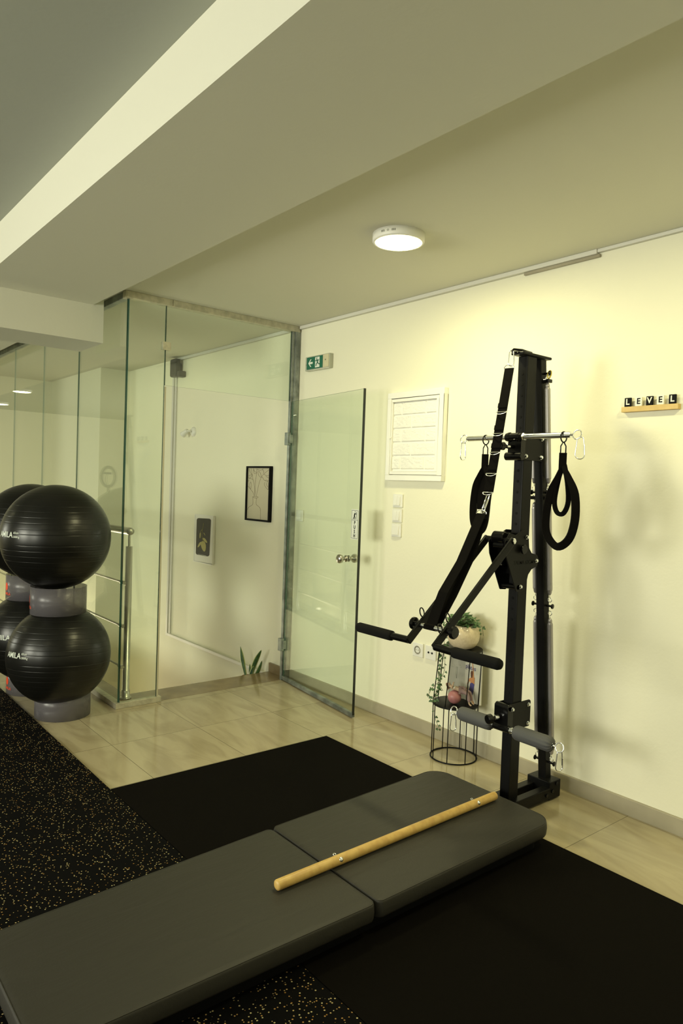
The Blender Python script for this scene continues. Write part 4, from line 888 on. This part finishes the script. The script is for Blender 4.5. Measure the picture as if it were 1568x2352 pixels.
body = skin('body', [F3(.030, .004, .040), F3(.008, .004, .047), F3(-.014, .002, .053), F3(-.024, 0, .058), F3(-.033, .0, .066), F3(-.036, 0, .074),
             F3(-.016, .014, .050), F3(-.012, .020, .066), F3(-.006, .012, .084), F3(-.016, -.012, .050), F3(-.030, -.018, .040), F3(-.042, -.016, .030),
             F3(.034, .014, .040), F3(.068, .018, .026), F3(.078, .020, -.028), F3(.090, .024, -.034), F3(.034, -.008, .040), F3(.080, -.008, .030), F3(.092, -.006, -.026), F3(.104, -.002, -.034)],
     [(0, 1), (1, 2), (2, 3), (3, 4), (4, 5), (2, 6), (6, 7), (7, 8), (2, 9), (9, 10), (10, 11), (0, 12), (12, 13), (13, 14), (14, 15), (0, 16), (16, 17), (17, 18), (18, 19)],
     [.0115, .0095, .0105, .0045, .0085, .0085, .0045, .0035, .003, .0045, .0035, .003, .009, .0062, .0036, .0035, .009, .0062, .0036, .0035], m_skin, T)
skin('top', [F3(.006, .004, .047), F3(-.013, .002, .053)], [(0, 1)], [.0130, .0140], mat('white_cloth', (.72, .70, .60), .7), body)
skin('leggings', [F3(.031, .004, .0395), F3(.034, .014, .040), F3(.068, .018, .026), F3(.077, .020, -.018), F3(.034, -.008, .040), F3(.080, -.008, .030), F3(.091, -.006, -.016)], [(0, 1), (1, 2), (2, 3), (0, 4), (4, 5), (5, 6)],
     [.0138, .0112, .0082, .0056, .0112, .0082, .0056], mat('mauve_cloth', (.30, .20, .19), .6), body)
skin('hair', [F3(-.0375, -.001, .071), F3(-.041, -.001, .062), F3(-.037, -.002, .050), F3(-.031, -.003, .040)], [(0, 1), (1, 2), (2, 3)], [.0092, .0065, .0042, .0025], mat('auburn_hair', (.12, .045, .02), .5), body)

# ------------------------------------------------------------------ gym balls and their stacking rings
def ball_mesh(r):
    b = MB(); n = 96; grooves = [-.72, -.6, -.5, -.4, -.3, -.2, -.1, .1, .2, .3, .4, .5, .6, .72, .82]; zs = set()
    for k in range(61): zs.add(round(math.cos(PI * k / 60), 5))
    for g in grooves:
        for e in (-.011, -.006, 0, .006, .011): zs.add(round(g + e, 5))
    zs = sorted(zs); vs = []
    for z in zs:
        rr = math.sqrt(max(0, 1 - z * z))
        for j in range(n):
            a = 2 * PI * j / n; f = 1
            for g in grooves:
                if abs(z - g) < .0065:
                    part = abs(g) < .25 and (a < R(95) or a > R(300)) ; k = 1 - abs(z - g) / .0065
                    if abs(g) >= .25 or part or g < -.15: f = 1 - .0045 * k
            vs.append((r * f * rr * math.cos(a), r * f * rr * math.sin(a), r * f * z))
    m = len(zs); b.add(vs, [(i * n + j, i * n + (j + 1) % n, (i + 1) * n + (j + 1) % n, (i + 1) * n + j) for i in range(m - 1) for j in range(n)], 0, True)
    return b
def lettering(r, off):
    b = MB(); az0 = R(-88 - off); lat0 = R(4.5)
    def warp(x, y, z):
        a = az0 + x / r; la = lat0 + y / r; q = r + .0007 + z; return (q * math.cos(la) * math.cos(a), q * math.cos(la) * math.sin(a), q * math.sin(la))
    text_mb('AMILA', .044, (0, 0, 0), (1, 0, 0), (0, 0, 1), (0, 0, 1), .0002, .0006, 'LEFT', mb=b, warp=warp)
    a0 = az0; az0 = a0 + .130 / r
    for t_, dy in (('65cm', .013), ('300Kg', -.009)):
        lat0 = R(4.5) + dy / r; text_mb(t_, .017, (0, 0, 0), (1, 0, 0), (0, 0, 1), (0, 0, 1), .0002, .0001, 'LEFT', mb=b, warp=warp)
    return b
m_print = mat('white_print', (.62, .66, .58), .45)
def dupe(T0, loc, rot, label):
    r_ = T0.copy(); C.objects.link(r_); r_.location = loc; r_.rotation_euler = rot; r_['label'] = label
    for c in T0.children:
        q = c.copy(); C.objects.link(q); q.parent = r_; q.matrix_parent_inverse = Matrix.Identity(4)
    return r_
def mk_ball(r, loc, rot, label, off):
    T = thing('gym_ball', label, 'exercise ball', (0, 0, 0), 'black gym balls in two stacks')
    ball_mesh(r).build('ball_shell', m_ball, T); lettering(r, off).build('white_lettering', m_print, T)
    for c in T.children: c.matrix_parent_inverse = Matrix.Identity(4)
    T.location = loc; T.rotation_euler = rot; return T
b1 = mk_ball(.307, (-4.285, 1.353, 1.060), (0, 0, 0), 'big black gym ball on top of the nearer stack, beside the glass corner', 0)
b2 = mk_ball(.292, (-4.276, 1.381, .362), (R(-3), R(-4), 0), 'big black gym ball at the bottom of the nearer stack', -2)
dupe(b1, (-4.895, 1.385, 1.055), (0, R(2), R(-12)), 'black gym ball on top of the stack at the left edge, partly hidden')
dupe(b2, (-4.868, 1.395, .362), (R(-3), R(-3), R(20)), 'black gym ball at the bottom of the stack at the left edge')
def mk_ring(h, label):
    T = thing('ball_ring', label, 'stacking ring', (0, 0, 0), 'grey plastic rings under the gym balls'); r_ = .157
    MB().lathe([(r_, 0), (r_, h), (r_ - .003, h), (r_ - .003, 0), (r_, 0)], (0, 0, 0), n=72).build('tube', m_tube, T)
    b = MB()
    def wr(x, z): a = R(-97) + x / r_; return ((r_ + .0008) * math.cos(a), (r_ + .0008) * math.sin(a), z)
    n = 18; pts = [wr(.020 * math.cos(2 * PI * k / n) * (1 if k % 2 else .86), .085 + .028 * math.sin(2 * PI * k / n) * (1 if k % 2 else .86)) for k in range(n)]
    b.add(pts + [wr(0, .085)], [(k, (k + 1) % n, n) for k in range(n)])
    text_mb('AMILA', .026, (0, 0, 0), (1, 0, 0), (0, 0, 1), (0, 0, 1), 0, .0003, 'CENTER', mb=b, warp=lambda x, y, z: wr(x + .012, .040 + y))
    b.build('orange_emblem', m_orange, T)
    for c in T.children: c.matrix_parent_inverse = Matrix.Identity(4)
    return T
r1 = mk_ring(.150, 'translucent grey ring on the floor under the nearer ball stack'); r1.location = (-4.268, 1.405, .151); r1.rotation_euler = (PI, 0, R(-10))
dupe(r1, (-4.865, 1.40, .001), (0, 0, R(10)), 'translucent grey ring on the floor under the stack at the left edge')
r2 = mk_ring(.160, 'translucent grey ring between the two balls of the nearer stack'); r2.location = (-4.280, 1.372, .612); r2.rotation_euler = (0, 0, R(-8))
dupe(r2, (-4.88, 1.39, .612), (0, 0, R(10)), 'translucent grey ring between the two balls of the stack at the left edge')

# ring light on a tripod further down the studio, mirrored in the glass
RC = Vector((-8.27, .24, 1.44)); T = thing('ring_light', 'switched-off ring light on a tripod, seen mirrored in the glass', 'ring light', (RC.x, RC.y, 0))
MB().tube(ring_pts(RC, .115, 48, (.45, .89, 0), (0, 0, 1)), .018, 12, True).build('ring', mat('grey_ring_plastic', (.10, .10, .085), .5), T)
MB().tube([RC + Vector((0, 0, -.12)), (RC.x, RC.y, .35)], .011, 12).build('pole', m_spk, T)
MB().box(RC.x - .02, RC.x + .02, RC.y - .03, RC.y + .05, RC.z + .03, RC.z + .055).build('phone_clip', m_spk, T); MB().tube(smooth([RC + Vector((0, .02, .03)), RC + Vector((0, .03, -.03)), RC + Vector((0, .01, -.09))]), .004, 6).build('cable', m_spk, T)
for k in range(3):
    a = 2 * PI * k / 3; MB().tube([(RC.x, RC.y, .45), (RC.x + .32 * math.cos(a), RC.y + .32 * math.sin(a), .016)], .009, 8).build('leg', m_spk, T)
